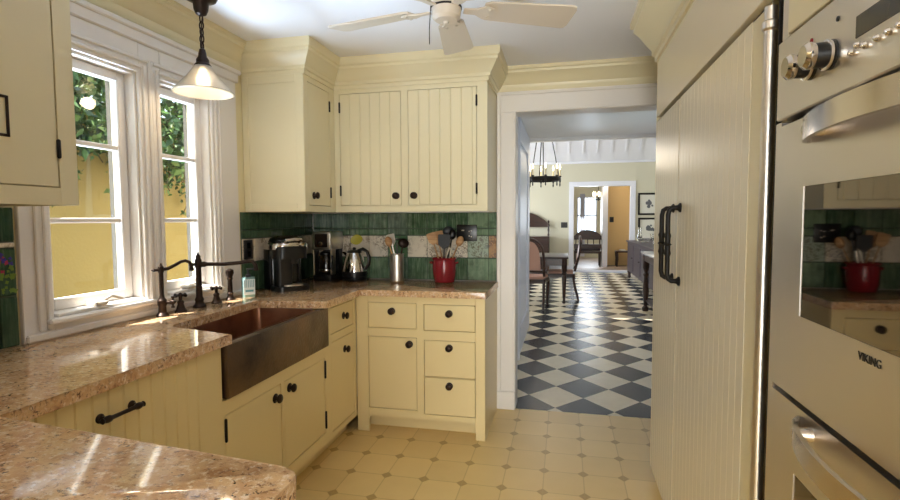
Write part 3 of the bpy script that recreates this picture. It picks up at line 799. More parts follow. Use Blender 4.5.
mb = MB().lathe([(.028, .16), (.03, .175), (.034, .20)], (-.10, -.01, 0), (0, 0, 1), 16); kmove(mb).build('spout', 'black', pc)
# drip coffee maker
dc = thing('drip_coffee_maker', 'black and steel drip coffee maker with glass carafe on the back counter', 'coffee maker', (-1.63, 3.42, ZC))
cx, cyy = -1.69, 3.44
B(cx-.068, cx+.068, cyy-.09, cyy+.13, ZC, ZC+.045, .008, 2).build('base', 'black', dc)
B(cx-.064, cx+.064, cyy+.06, cyy+.13, ZC+.045, ZC+.24, .006).build('column', 'black', dc)
mb = B(cx-.07, cx+.07, cyy-.088, cyy+.13, ZC+.225, ZC+.355, .008, 2); mb.build('brew_head', 'steel', dc)
mb = B(cx-.048, cx+.048, cyy-.094, cyy-.086, ZC+.245, ZC+.34, .003); mb.build('control_panel', 'bronze', dc)
mb = MB().lathe([(.016, 0), (.016, .01), (.013, .014)], (cx, cyy-.094, ZC+.27), (0, -1, 0), 16); mb.build('dial', 'chrome', dc)
for sx in (-1, 1): B(cx+sx*.063, cx+sx*.07, cyy-.08, cyy+.0, ZC+.045, ZC+.23, .003).build('side_pillar', 'steel', dc)
ca = MB().lathe([(.046, .048), (.055, .06), (.058, .09), (.055, .13), (.046, .165), (.04, .18), (.042, .188)], (cx, cyy-.015, ZC), (0, 0, 1), 24).build('carafe', 'coffee', dc)
MB().lathe([(.056, .068), (.0588, .072), (.0588, .082), (.056, .086)], (cx, cyy-.015, ZC), (0, 0, 1), 24).build('band', 'chrome', ca)
MB().lathe([(.046, .187), (.046, .20), (.03, .21), (.012, .212)], (cx, cyy-.015, ZC), (0, 0, 1), 20).build('lid', 'black', ca)
MB().tube([(cx+.045, cyy-.05, ZC+.185), (cx+.075, cyy-.075, ZC+.18), (cx+.068, cyy-.068, ZC+.15), (cx+.064, cyy-.08, ZC+.10), (cx+.062, cyy-.06, ZC+.068)], [.008, .009, .009, .009, .008], 10).build('handle', 'black', ca)
# kettle
kt = thing('electric_kettle', 'polished steel electric kettle with black base and handle on the back counter', 'kettle', (-1.46, 3.46, ZC))
kx, ky = -1.485, 3.46
MB().lathe([(.088, 0), (.092, .006), (.092, .02), (.085, .024), (.085, .03), (.09, .034), (.09, .068), (.086, .07)], (kx, ky, ZC), (0, 0, 1), 28).build('base', 'black', kt)
MB().lathe([(.089, .068), (.088, .08), (.078, .13), (.066, .17), (.056, .195), (.052, .205)], (kx, ky, ZC), (0, 0, 1), 32).build('body', 'chrome', kt)
MB().lathe([(.054, .203), (.05, .212), (.03, .22), (.012, .222), (.014, .232), (.009, .24), (.002, .241)], (kx, ky, ZC), (0, 0, 1), 24).build('lid', 'black', kt)
MB().tube([(kx+.03, ky, ZC+.215), (kx+.07, ky-.01, ZC+.228), (kx+.105, ky-.018, ZC+.212), (kx+.122, ky-.02, ZC+.17), (kx+.118, ky-.02, ZC+.12), (kx+.09, ky-.014, ZC+.085)], [.012, .013, .012, .012, .012, .011], 12, flat=(1, 1.25)).build('handle', 'black', kt)
MB().extrude([(-.05, .17), (-.088, .205), (-.078, .208), (-.045, .20)], (kx, ky-.018, ZC), (1, 0, 0), (0, 0, 1), (0, 1, 0), .036).build('spout', 'chrome', kt)
# steel utensil cup
cupx, cupy = -1.165, 3.47
cu_ = MB()
cu_.lathe([(.046, 0), (.05, .004), (.05, .19), (.053, .194), (.05, .196), (.047, .19), (.046, .01), (.01, .008)], (cupx, cupy, ZC), (0, 0, 1), 28)
tag(cu_.build('utensil_cup', 'steel'), 'tall polished steel utensil cup standing on the back counter', 'utensil cup')
# red crock
crx, cry = -.815, 3.46
cr_ = thing('utensil_crock', 'glossy dark red ceramic crock holding cooking utensils on the back counter', 'crock', (crx, cry, ZC))
MB().lathe([(.062, 0), (.070, .004), (.078, .04), (.083, .09), (.083, .13), (.079, .15), (.078, .158), (.086, .163), (.088, .17), (.085, .174), (.079, .172), (.075, .15), (.07, .03), (.02, .02)], (crx, cry, ZC), (0, 0, 1), 32).build('body', 'red', cr_)
for sx in (-1, 1):
    MB().tube([(crx+sx*.081, cry-.02, ZC+.135), (crx+sx*.097, cry-.012, ZC+.14), (crx+sx*.099, cry, ZC+.14), (crx+sx*.097, cry+.012, ZC+.14), (crx+sx*.081, cry+.02, ZC+.135)], [.007]*5, 8).build('handle', 'red', cr_)

def utensil(kind, mk, label, cx, cyy, base_z, tip, spin=0., L=.3, group=None, cat='utensil', name=None):
    """handle from inside the pot to tip; head at the far end"""
    b = Vector((cx, cyy, base_z)); tdir = (Vector(tip)-b); L = tdir.length; d = tdir.normalized()
    o = thing(name or kind, label, cat, b, group)
    # local frame: d along the shaft, w = flat normal
    w = Vector((math.sin(spin), -math.cos(spin), 0)); w = (w-d*w.dot(d)).normalized(); u = d.cross(w)
    def P_(a, s_, t_): return b+d*a+u*s_+w*t_
    hl = {'spatula': .085, 'turner': .10, 'spoon': .075, 'ladle': .07, 'whisk': .12, 'tongs': .1, 'masher': .06}[kind]
    sh = L-hl
    MB().tube([P_(0, 0, 0), P_(sh*.3, 0, 0), P_(sh*.7, 0, 0), P_(sh+.01, 0, 0)], [.006, .0065, .0055, .0045], 8).build('handle', mk if kind != 'whisk' else 'steel', o)
    mb = MB()
    if kind in ('spatula', 'turner'):
        hw = .03 if kind == 'spatula' else .042
        pts = [(-.008, 0), (-hw, hl*.3), (-hw*1.05, hl*.97), (-hw*.8, hl), (hw*.8, hl), (hw*1.05, hl*.97), (hw, hl*.3), (.008, 0)]
        mb.extrude(pts, P_(sh, 0, -.002), u, d, w, .004)
        if kind == 'turner':
            pass
    elif kind in ('spoon', 'ladle'):
        rx, ry = (.026, hl/2) if kind == 'spoon' else (.04, hl/2)
        rings = []
        for i, (f, dp) in enumerate(((1., .0), (.96, .006), (.7, .014), (.3, .018))):
            rings.append([mb.bm.verts.new(P_(sh+ry+math.cos(2*PI*k/16)*ry*f, math.sin(2*PI*k/16)*rx*f, -dp)) for k in range(16)])
        for A_, B_ in zip(rings, rings[1:]):
            for k in range(16): mb.bm.faces.new((A_[k], A_[(k+1) % 16], B_[(k+1) % 16], B_[k]))
        mb.bm.faces.new(rings[-1])
        rings2 = [[mb.bm.verts.new(v.co-w*.003) for v in ring] for ring in rings]
        for A_, B_ in zip(rings2, rings2[1:]):
            for k in range(16): mb.bm.faces.new((B_[k], B_[(k+1) % 16], A_[(k+1) % 16], A_[k]))
        mb.bm.faces.new(rings2[-1][::-1])
        for k in range(16): mb.bm.faces.new((rings[0][k], rings2[0][k], rings2[0][(k+1) % 16], rings[0][(k+1) % 16]))
    elif kind == 'whisk':
        for k in range(5):
            a = PI*k/5; uu = u*math.cos(a)+w*math.sin(a)
            pts = [P_(sh, 0, 0)+uu*(.03*math.sin(PI*f)*1.0)+d*(hl*math.sin(PI*f/2*1.0)) for f in [i/8 for i in range(5)]]
            pts2 = [P_(sh, 0, 0)+d*hl*f+uu*(.03*math.sin(PI*min(f*.9+.05, 1))) for f in [i/8 for i in range(9)]]
            pts3 = [P_(sh, 0, 0)+d*hl*f-uu*(.03*math.sin(PI*min(f*.9+.05, 1))) for f in [i/8 for i in range(9)]]
            mb.tube(pts2, .0013, 5); mb.tube(pts3, .0013, 5)
    elif kind == 'masher':
        mb.lathe([(.034, 0), (.036, .004), (.036, .012), (.006, .016)], P_(sh+.02, 0, 0), d, 18)
    elif kind == 'tongs':
        for sx in (-1, 1): mb.tube([P_(sh-.05, sx*.004, 0), P_(sh+.04, sx*.012, 0), P_(L, sx*.009, 0)], [.004, .006, .009], 8)
    mb.build({'spatula': 'blade', 'turner': 'blade', 'spoon': 'bowl', 'ladle': 'bowl', 'whisk': 'wire_loops', 'masher': 'head', 'tongs': 'arms'}[kind], mk, o)
    return o
g1 = 'utensils in the red crock'; bz = ZC+.035
CR = [('spatula', 'spoon_wood', 'pale wooden spatula leaning left in the red crock', (crx-.09, cry-.033, ZC+.345), .1, 'wooden_spatula', .01, -.033),
      ('turner', 'spoon_wood', 'broad pale wooden turner leaning left in the red crock, right of the wooden spatula', (crx-.055, cry+.006, ZC+.355), -.1, 'wooden_turner', .01, .003),
      ('ladle', 'rubber', 'dark grey ladle standing tallest in the red crock', (crx+.02, cry+.062, ZC+.39), .0, 'ladle', .0, .053),
      ('turner', 'rubber', 'dark grey slotted turner in the middle of the red crock', (crx+.005, cry-.017, ZC+.335), .0, 'slotted_turner', .0, -.016),
      ('spoon', 'black', 'black serving spoon leaning right in the red crock', (crx+.062, cry+.022, ZC+.37), 0, 'serving_spoon', .0, .020),
      ('spoon', 'spoon_wood', 'brown wooden spoon leaning far right in the red crock', (crx+.118, cry+.042, ZC+.32), 0, 'wooden_spoon', -.01, .037),
      ('tongs', 'steel', 'short steel tongs at the front right of the red crock', (crx+.055, cry-.052, ZC+.245), 0, 'tongs', .0, -.046)]
for kind, mk, lab, tip, spin, nm, ox, oy in CR:
    utensil(kind, mk, lab, crx+ox, cry+oy, bz, tip, spin, group=g1, name=nm)
g2 = 'utensils in the steel cup'; bz2 = ZC+.02
CU = [('spoon', 'spoon_wood', 'wooden spoon leaning far left in the steel cup', (cupx-.062, cupy-.026, ZC+.32), 0, 'wooden_spoon', .018, -.022),
      ('spatula', 'steel', 'steel spatula leaning left in the steel cup', (cupx-.05, cupy-.001, ZC+.335), 0, 'steel_spatula', .02, -.004),
      ('masher', 'black', 'black masher leaning slightly left in the steel cup', (cupx-.015, cupy+.04, ZC+.33), 0, 'masher', 0, .027),
      ('ladle', 'bronze', 'brown ladle with rounded bowl leaning right in the steel cup', (cupx+.055, cupy+.009, ZC+.305), 0, 'ladle', -.01, .009)]
for kind, mk, lab, tip, spin, nm, ox, oy in CU:
    utensil(kind, mk, lab, cupx+ox, cupy+oy, bz2, tip, spin, group=g2, name=nm)
# soap bottle
sb = thing('soap_bottle', 'clear aqua soap pump bottle with a white striped label beside the sink', 'soap bottle', (-1.765, 2.59, ZC))
sx, sy = -1.765, 2.59
MB().prism([(sx+x, sy+y) for x, y in rr(-.025, .025, -.035, .035, .014)], ZC, ZC+.115, .008, 2).build('bottle', 'soap', sb)
B(sx+.0245, sx+.0262, sy-.031, sy+.031, ZC+.016, ZC+.104, .0005).build('label', 'soap_label', sb)
mb = MB()
for k in range(6): mb.box(sx+.0255, sx+.0268, sy-.026+.0095*k, sy-.0225+.0095*k, ZC+.058, ZC+.100)
mb.box(sx+.0255, sx+.0268, sy-.022, sy+.022, ZC+.032, ZC+.044)
mb.build('label_print', 'teal', sb)
mb = MB().lathe([(.014, .113), (.014, .13), (.006, .132), (.005, .155), (.009, .157), (.009, .165)], (sx, sy, ZC), (0, 0, 1), 14)
mb.tube([(sx, sy, ZC+.161), (sx+.02, sy+.02, ZC+.163), (sx+.03, sy+.03, ZC+.156)], [.006, .005, .004], 8)
mb.build('pump', 'rubber', sb)
sb.rotation_euler = (0, 0, R(-42))

# ------------------------------------------------------------------ pendant lamp over the sink
PX, PY = -1.628, 2.092
pl = thing('pendant_lamp', 'lit pendant lamp with flared glass shade on a bronze chain over the sink', 'pendant lamp', (PX, PY, CEIL))
MB().lathe([(.0, 0), (.07, -.0), (.072, -.01), (.066, -.02), (.043, -.027), (.034, -.038), (.031, -.066), (.023, -.085), (.0095, -.093)], (PX, PY, CEIL), (0, 0, 1), 28).build('canopy', 'bronze', pl)
mb = MB(); z = CEIL-.089; k = 0
while z > 2.14:
    pts = []
    for i in range(12):
        a = 2*PI*i/12; h = .02*math.sin(a); w_ = .010*math.cos(a)
        pts.append((PX+(w_ if k % 2 else 0), PY+(0 if k % 2 else w_), z-.017+h))
    mb.tube(pts, .0034, 6, closed=True); z -= .030; k += 1
mb.tube([(PX+.004, PY+.004, CEIL-.085), (PX-.004, PY+.003, 2.23), (PX, PY, 2.11)], .003, 6)
mb.build('chain', 'bronze', pl)
RZ = 1.942
MB().lathe([(.006, 2.142), (.013, 2.137), (.017, 2.118), (.019, 2.104), (.028, 2.09), (.028, 2.076), (.036, 2.066), (.038, 2.052)], (PX, PY, 0), (0, 0, 1), 24).build('socket', 'bronze', pl)
shp = [(.036, 2.062), (.046, 2.046), (.064, 2.02), (.082, 1.999), (.098, 1.980), (.118, 1.958), (.128, RZ)]
MB().lathe(shp+[(r-.004, h-.002) for r, h in reversed(shp)], (PX, PY, 0), (0, 0, 1), 48, cap=False).build('lamp_shade', 'shade', pl)
MB().tube([(PX+.128*math.cos(2*PI*k/48), PY+.128*math.sin(2*PI*k/48), RZ) for k in range(48)], .0035, 8, closed=True).build('shade_rim', 'cupwhite', pl)
MB().lathe([(.004, 2.05), (.014, 2.046), (.018, 2.025), (.026, 2.01), (.03, 1.996), (.024, 1.98), (.01, 1.973)], (PX, PY, 0), (0, 0, 1), 20).build('bulb', 'bulb', pl)

# ------------------------------------------------------------------ ceiling fan
FXC, FYC, FZ = -.462, 2.02, 2.188
fn = thing('ceiling_fan', 'white five-blade ceiling fan in the middle of the kitchen ceiling', 'ceiling fan', (FXC, FYC, CEIL))
MB().lathe([(.075, CEIL), (.075, CEIL-.012), (.06, CEIL-.03), (.03, CEIL-.04), (.03, CEIL-.06)], (FXC, FYC, 0), (0, 0, 1), 28).build('canopy', 'white_gloss', fn)
MB().lathe([(.03, 2.325), (.08, 2.318), (.10, 2.30), (.105, 2.265), (.1, 2.238), (.085, 2.225), (.07, 2.22)], (FXC, FYC, 0), (0, 0, 1), 32).build('motor_housing', 'white_gloss', fn)
MB().lathe([(.058, 2.222), (.06, 2.18), (.056, 2.150), (.044, 2.138), (.012, 2.133), (.008, 2.125)], (FXC, FYC, 0), (0, 0, 1), 28).build('switch_cup', 'white_gloss', fn)
MB().lathe([(.0625, 2.182), (.0625, 2.189)], (FXC, FYC, 0), (0, 0, 1), 28).build('band', 'iron', fn)
for ang in (96, 168, 240, 312, 24):
    a = R(ang); c, s = math.cos(a), math.sin(a)
    def tf(v):
        x, y, z = v; tilt = R(-12); y, z = y*math.cos(tilt)-z*math.sin(tilt), y*math.sin(tilt)+z*math.cos(tilt)
        return Vector((FXC+x*c-y*s, FYC+x*s+y*c, FZ+z))
    out = [(.15, -.045), (.17, -.056), (.47, -.073)]+[(.508+.022*math.cos(t_), -.052+.022*math.sin(t_)) for t_ in [-PI/2, -PI/4, 0]]+[(.508+.022*math.cos(t_), .052+.022*math.sin(t_)) for t_ in [0, PI/4, PI/2]]+[(.47, .072), (.17, .056), (.15, .045)]
    bl_ = MB().prism(out, -.004, .004, 0).move(tf).build('blade', 'white_gloss', fn)
    mb = MB().prism([(.07, -.014), (.12, -.016), (.155, -.04), (.19, -.03), (.2, 0), (.19, .03), (.155, .04), (.12, .016), (.07, .014)], -.012, -.005, .002)
    for q in (-.022, .022): mb.lathe([(.007, 0), (.007, -.003), (.003, -.005)], (.172, q, -.012), (0, 0, 1), 8)
    mb.move(tf).build('blade_iron', 'white_gloss', bl_)
MB().tube([(FXC-.055, FYC-.03, 2.19), (FXC-.06, FYC-.035, 2.10), (FXC-.06, FYC-.035, 2.04)], [.0018, .0018, .0018], 6).build('pull_chain', 'bronze', fn)

# ------------------------------------------------------------------ built-in fridge
FXF = .453
fr = thing('built_in_refrigerator', 'tall built-in refrigerator with beaded cream panel doors beside the dining opening', 'refrigerator', (.78, 2.1, 0))
mb = MB()
mb.box(FXF+.025, XR-.005, 1.385, 2.797, .05, 2.205); mb.box(FXF+.06, XR-.02, 1.4, 2.76, 0, .05)
mb.box(FXF, FXF+.025, 2.785, 2.797, .048, 2.145, .001)
mb.build('body', 'cream', fr)
gp = B(FXF, FXF+.024, 1.305, 2.785, 1.862, 2.145, .002).build('grille_panel', 'fridge_paint', fr)
B(FXF+.0242, FXF+.03, 1.4, 2.78, 1.832, 1.864).build('shadow_gap', 'dark_gap', fr)  # dark strip painting shade into the gap under the grille panel
B(FXF+.0242, FXF+.03, 2.240, 2.262, .06, 1.835).build('shadow_gap', 'dark_gap', fr)  # dark strip painting shade into the seam between the doors
def bead_door(y0, y1, z0, z1, spacing):
    return MB().extrude(bead_poly(y1-y0, .024, spacing, .0016), (FXF+.024, y0, z0), (0, 1, 0), (-1, 0, 0), (0, 0, 1), z1-z0)
fz = bead_door(2.259, 2.783, .052, 1.838, .0525).build('freezer_door', 'fridge_paint', fr)
fd = bead_door(1.436, 2.243, .052, 1.838, .0525).build('fridge_door', 'fridge_paint', fr)
def fridge_handle(door, y):
    mb = MB(); z0, z1 = 1.10, 1.395; x0 = FXF-.047
    for zz in (z0, z1): mb.lathe([(.019, 0), (.019, .005), (.011, .012), (.009, .02)], (FXF, y, zz), (-1, 0, 0), 14)
    mid = (z0+z1)/2
    pts = [(FXF-.01, y, z1), (FXF-.03, y, z1), (FXF-.042, y, z1-.008), (x0, y, z1-.028), (x0, y, z1-.08), (x0, y, z1-.10), (x0, y, z1-.112), (x0, y, z1-.124), (x0, y, mid+.005), (x0, y, mid), (x0, y, mid-.005), (x0, y, z0+.124), (x0, y, z0+.112), (x0, y, z0+.10), (x0, y, z0+.08), (x0, y, z0+.028), (FXF-.042, y, z0+.008), (FXF-.03, y, z0), (FXF-.01, y, z0)]
    rad = [.0095, .0095, .0095, .0095, .0095, .010, .014, .011, .011, .017, .011, .011, .014, .010, .0095, .0095, .0095, .0095, .0095]
    mb.tube(pts, rad, 12)
    return mb.build('handle', 'iron', door)
fridge_handle(fz, 2.325); fridge_handle(fd, 2.194)
# filler and steel corner rod
B(FXF+.001, FXF+.03, 1.36, 1.433, 0, 1.838, .002).build('filler_strip', 'cream', fr)
rodp = MB().tube([(FXF+.006, 1.334, 0.02), (FXF+.006, 1.334, 1.78), (FXF+.006, 1.334, 1.785), (FXF+.006, 1.334, 1.80), (FXF+.006, 1.334, 1.805), (FXF+.006, 1.334, 1.835)], [.0135, .0135, .018, .018, .0135, .0135], 20)
rodp.build('steel_corner_rod', 'steel', fr)
struct(MB().sweep([(XR, 2.797), (FXF, 2.797), (FXF, .3)], [(o, z) for o, z in [(0, 2.143), (.012, 2.143), (.012, 2.168), (.024, 2.176), (.026, 2.204), (.042, 2.228), (.078, 2.292), (.1, 2.32), (.105, 2.326), (.105, 2.344), (.12, 2.352), (.12, CEIL), (0, CEIL)]][::1]).move(lambda v: v).build('trim_7', 'cream'))

# ------------------------------------------------------------------ oven column
XO = .455; OY = 1.268
oc = thing('oven_cabinet', 'cream tall cabinet framing the steel wall oven at the right edge', 'cabinet', (.8, .9, 0))
mb = MB()
mb.box(XO+.02, XR-.005, 1.272, 1.295, 0, 2.14); mb.box(XO+.02, XR-.005, .43, .455, 0, 2.14)
mb.box(XO+.02, XR-.005, .455, 1.272, 1.742, 1.76); mb.box(XO+.02, XR-.005, .455, 1.272, .28, .30); mb.box(XR-.03, XR-.005, .455, 1.272, .3, 1.74)
mb.box(XO+.02, XR-.005, .455, 1.272, 2.12, 2.14)
mb.build('body', 'cream', oc)
B(XO+.005, XO+.02, 1.234, 1.268, 1.733, 2.14, .002).build('steel_filler', 'steel', oc)
B(XO+.008, XO+.03, 1.2955, 1.30, 0, 2.14).build('shadow_gap', 'dark_gap', oc)  # dark strip painting shade into the gap beside the fridge
d = door_x(oc, XO-.0, .46, 1.228, 1.737, 2.12, facing=-1, th=.02)
mb = MB()
for bx_ in ((.54, 1.15, 1.80, 1.812), (.54, 1.15, 2.05, 2.062), (.54, .552, 1.80, 2.062), (1.138, 1.15, 1.80, 2.062)): mb.box(XO-.003, XO, *bx_, .001)
mb.build('moulding', 'cream', d)
door_x(oc, XO, .46, 1.265, .05, .275, facing=-1, th=.02, name='drawer')
ov = thing('double_oven', 'stainless steel built-in double wall oven with dark glass at the right edge', 'oven', (.75, .87, .3))
B(XO+.03, XR-.06, .49, 1.24, .302, 1.732).build('body', 'dark_gap', ov)
# control panel
cpn = B(XO-.002, XO+.03, .47, OY, 1.562, 1.730, .003).build('control_panel', 'steel', ov)
def oknob(y, z, r):
    o = MB().lathe([(r*1.18, 0), (r*1.18, .003), (r*1.02, .006), (r*.96, .03)], (XO-.002, y, z), (-1, 0, 0), 28).build('knob', 'black', cpn)
    MB().lathe([(r*1.0, .03), (r*1.06, .033), (r*1.06, .040), (r*.85, .045), (r*.8, .046)], (XO-.002, y, z), (-1, 0, 0), 28).build('face', 'chrome', o)
    MB().lathe([(r*1.15, .006), (r*1.18, .008), (r*1.18, .011), (r*1.05, .012)], (XO-.002, y, z), (-1, 0, 0), 28).build('collar', 'chrome', o)
oknob(1.108, 1.638, .022); oknob(1.034, 1.636, .022)
B(XO-.0035, XO-.001, .72, .957, 1.637, 1.672, .0008).build('display', 'display', cpn)
for k, yy in enumerate((.962, .946, .925, .893, .866, .84)):
    MB().lathe([(.0055, 0), (.006, .004), (.004, .0075), (.001, .0085)], (XO-.002, yy, 1.617 if k % 2 == 0 or k > 2 else 1.624), (-1, 0, 0), 12).build('button', 'chrome', cpn)
for yy, zz in ((1.11, 1.685), (1.015, 1.69)):
    MB().lathe([(.0045, 0), (.0045, .002), (.002, .003)], (XO-.002, yy, zz), (-1, 0, 0), 10).build('indicator', 'red' if yy > 1.05 else 'black', cpn)
# doors
def oven_door(z0, z1, wz0, wz1, hz):
    mb = MB(); wy0, wy1 = .622, 1.119
    mb.box(XO-.004, XO+.028, .47, wy0, z0, z1); mb.box(XO-.004, XO+.028, wy1, 1.239, z0, z1)
    mb.box(XO-.004, XO+.028, wy0, wy1, z0, wz0); mb.box(XO-.004, XO+.028, wy0, wy1, wz1, z1)
    d = mb.build('oven_door', 'steel', ov)
    B(XO-.0025, XO+.02, wy0, wy1, wz0, wz1).build('window', 'dark_glass', d)
    mb = MB(); n = 24; a0, a1 = 1.100, .63
    def bow(f, off): return (XO-.004+off-.052*math.sin(PI*f)**.62, a0+(a1-a0)*f)
    outer = [bow(i/n, -.006) for i in range(n+1)]; inner = [bow(i/n, .003) for i in range(n+1)]
    mb.prism(outer+inner[::-1], hz-.020, hz+.020, .003, 2)
    for f in (.1, .9):
        yy = a0+(a1-a0)*f; mb.lathe([(.014, 0), (.012, .012), (.010, .030)], (XO-.004, yy, hz), (-1, 0, 0), 14)
    mb.build('handle', 'satin', d)
    return d
B(XO-.002, XO+.028, 1.241, OY-.001, .302, 1.557, .002).build('side_frame', 'steel', ov)
d1 = oven_door(.992, 1.546, 1.159, 1.413, 1.512)
d2 = oven_door(.36, .980, .50, .842, .948)
B(XO+.01, XO+.03, .47, OY, .302, .355).build('vent', 'steel', ov)
# lettering on the upper door
fc = bpy.data.curves.new('logo_text', 'FONT'); fc.body = 'VIKING'; fc.size = .0185; fc.extrude = .0006; fc.align_x = 'CENTER'; fc.align_y = 'CENTER'; fc.space_character = 1.0
to = bpy.data.objects.new('logo_text', fc); C.objects.link(to)
dg = bpy.context.evaluated_depsgraph_get(); me = bpy.data.meshes.new_from_object(to.evaluated_get(dg))
bpy.data.objects.remove(to)
mtx = Matrix(((0, 0, -1, XO-.0046), (-1, 0, 0, .878), (0, 1, 0, 1.137), (0, 0, 0, 1)))
me.transform(Matrix.Translation(-wloc(d1)) @ mtx); me.materials.clear(); me.materials.append(M['black'])
lo = bpy.data.objects.new('logo', me); C.objects.link(lo); lo.parent = d1; me.name = 'logo'

# ------------------------------------------------------------------ passage and dining room
DY0, DY1 = 6.45, 13.4; DXL, DXR = -4.2, 2.45; WH = 2.77
struct(B(DXL-.1, DXR+.1, YW, DY1, -.12, 0).build('floor.001', 'checker'))
mb = MB(); mb.box(-.62, -.44, YW+.15, DY0, 0, 2.9); struct(mb.build('wall_passage', 'lilac_trim'))
struct(B(1.05, 1.2, YW+.15, DY0, 0, 2.9).build('wall_passage.001', 'lilac_trim'))
struct(B(-.44, 1.05, YW+.15, DY0, 2.34, 2.44).build('ceiling.001', 'white'))
# panelled reveal
mb = MB()
X0 = -.44
for y0, y1, z0, z1 in ((4.88, 5.06, 0, 2.34), (6.2, 6.45, 0, 2.34), (5.06, 6.2, 0, .25), (5.06, 6.2, 2.12, 2.34)): mb.box(X0, X0+.018, y0, y1, z0, z1, .004)
mb.box(X0, X0+.01, 5.2, 6.06, .35, 2.02, .006)
mb.box(X0, X0+.035, 4.84, 4.90, 0, 2.34, .008)
struct(mb.build('trim_8', 'lilac_trim'))
mb = MB(); mb.box(-.44, 1.05, DY0-.06, DY0+.03, 2.30, 2.345, .006); struct(mb.build('trim_9', 'white'))
# dining walls
mb = MB(); mb.box(DXL, -.62, DY0-.12, DY0, 0, 4.5); mb.box(1.2, DXR, DY0-.12, DY0, 0, 4.5); mb.box(-.62, 1.2, DY0-.12, DY0, 2.9, 4.5)
struct(mb.build('wall_dining_near', 'dining_wall'))
FO = (.135, 1.70, 2.27)
mb = MB(); mb.box(DXL, FO[0], DY1, DY1+.15, 0, WH+.05); mb.box(FO[1], DXR, DY1, DY1+.15, 0, WH+.05); mb.box(FO[0], FO[1], DY1, DY1+.15, FO[2], WH+.05)
struct(mb.build('wall_dining_far', 'dining_wall'))
struct(B(DXR, DXR+.12, DY0, DY1, 0, 4.5).build('wall_dining_right', 'dining_wall'))
mb = MB()
for y0, y1, z0, z1 in ((DY0, 7.3, 0, 4.5), (12.5, DY1, 0, 4.5), (7.3, 12.5, 0, .5), (7.3, 12.5, 2.4, 4.5)): mb.box(DXL-.12, DXL, y0, y1, z0, z1)
struct(mb.build('wall_dining_left', 'dining_wall'))
# vaulted boarded ceiling
def slope(v):    # (x, s along slope, t thickness)
    d = Vector((0, -.80, .60)); nrm = Vector((0, -.60, -.80))
    return Vector((v.x, DY1, WH))+d*v.y-nrm*v.z
mb = MB().box(DXL, DXR, -.1, 3.6, 0, .1)
mb.move(slope); struct(mb.build('ceiling.002', 'lilac_trim'))
mb = MB()
for k in range(16):
    x = -2.6+k*.335; mb.box(x, x+.05, .35, 3.4, -.02, .0, .004)
    mb.box(x+.1, x+.106, .0, 3.5, -.006, 0)
mb.move(slope); struct(mb.build('trim_10', 'lilac_trim'))
struct(B(DXL, DXR, DY0-.12, 10.6, 4.5, 4.6).build('ceiling.003', 'lilac_trim'))
struct(B(DXL, DXR, DY1-.03, DY1, WH-.03, WH+.05, .006).build('trim_11', 'lilac_trim'))
mb = MB()
for a, b in ((FO[0]-.02, FO[0]+.10), (FO[1]-.1, FO[1]+.02)): mb.box(a, b, DY1-.03, DY1+.16, 0, FO[2]-.1, .005)
mb.box(FO[0]-.02, FO[1]+.02, DY1-.03, DY1+.16, FO[2]-.1, FO[2]+.02, .005)
struct(mb.build('trim_12', 'lilac_trim'))
mb = MB(); mb.box(DXL, FO[0]-.02, DY1-.02, DY1, 0, .16, .004); mb.box(FO[1]+.02, DXR, DY1-.02, DY1, 0, .16, .004)
struct(mb.build('baseboard_far', 'lilac_trim'))
struct(B(FO[0]+.1, FO[1]-.1, DY1-.03, DY1+.16, 0, .05, .004).build('trim_13', 'lilac_trim'))

# far room
struct(B(-.6, 2.6, DY1+.0, 18.5, -.10, .03).build('floor.002', 'floor_wood'))
struct(B(-.6, 2.6, DY1+.15, 18.6, 2.9, 3.).build('ceiling.004', 'white'))
struct(B(1.16, 2.6, 15.2, 15.3, .03, 2.9).build('wall_tan', 'tan_wall'))
struct(B(1.02, 1.16, 14.55, 15.35, .03, 2.9).build('trim_14', 'lilac_trim'))
mb = MB(); mb.box(-.6, .42, 18, 18.1, .03, 2.9); mb.box(1.08, 1.3, 18, 18.1, .03, 2.9); mb.box(.42, 1.08, 18, 18.1, .03, .85); mb.box(.42, 1.08, 18, 18.1, 2.1, 2.9)
struct(mb.build('wall_far', 'dining_wall'))
struct(B(-.7, -.6, DY1+.15, 18.1, .03, 2.9).build('wall_far_left', 'dining_wall'))
struct(B(2.6, 2.7, DY1+.15, 18.1, .03, 2.9).build('wall_far_right', 'dining_wall'))
w3 = MB()
for a in (.42, 1.04): w3.box(a, a+.04, 17.95, 18.08, .85, 2.1)
for zz in (.85, 1.45, 2.06): w3.box(.42, 1.08, 17.95, 18.08, zz, zz+.04)
w3.box(.735, .765, 17.96, 18.07, .85, 2.1)
w3 = struct(w3.build('window_3', 'lilac_trim'))
B(.44, 1.06, 18.02, 18.025, .87, 2.08).build('pane', 'pane', w3)
# curtain
mb = MB()
pts = []
for k in range(41): pts.append((.52+.16*k/40, 17.88+.025*math.sin(k*1.1)))
mb2 = MB()
lo_ = [mb2.bm.verts.new((x, y, .08)) for x, y in pts]; hi_ = [mb2.bm.verts.new((x, y, 2.2)) for x, y in pts]
lo2 = [mb2.bm.verts.new((x, y+.006, .08)) for x, y in pts]; hi2 = [mb2.bm.verts.new((x, y+.006, 2.2)) for x, y in pts]
for k in range(40):
    mb2.bm.faces.new((lo_[k], lo_[k+1], hi_[k+1], hi_[k])); mb2.bm.faces.new((lo2[k+1], lo2[k], hi2[k], hi2[k+1]))
    mb2.bm.faces.new((hi_[k], hi_[k+1], hi2[k+1], hi2[k])); mb2.bm.faces.new((lo_[k+1], lo_[k], lo2[k], lo2[k+1]))
tag(mb2.build('curtain', 'lilac_trim'), 'pale grey curtain hanging at the bright far room window', 'curtain')
mb.bm.free()

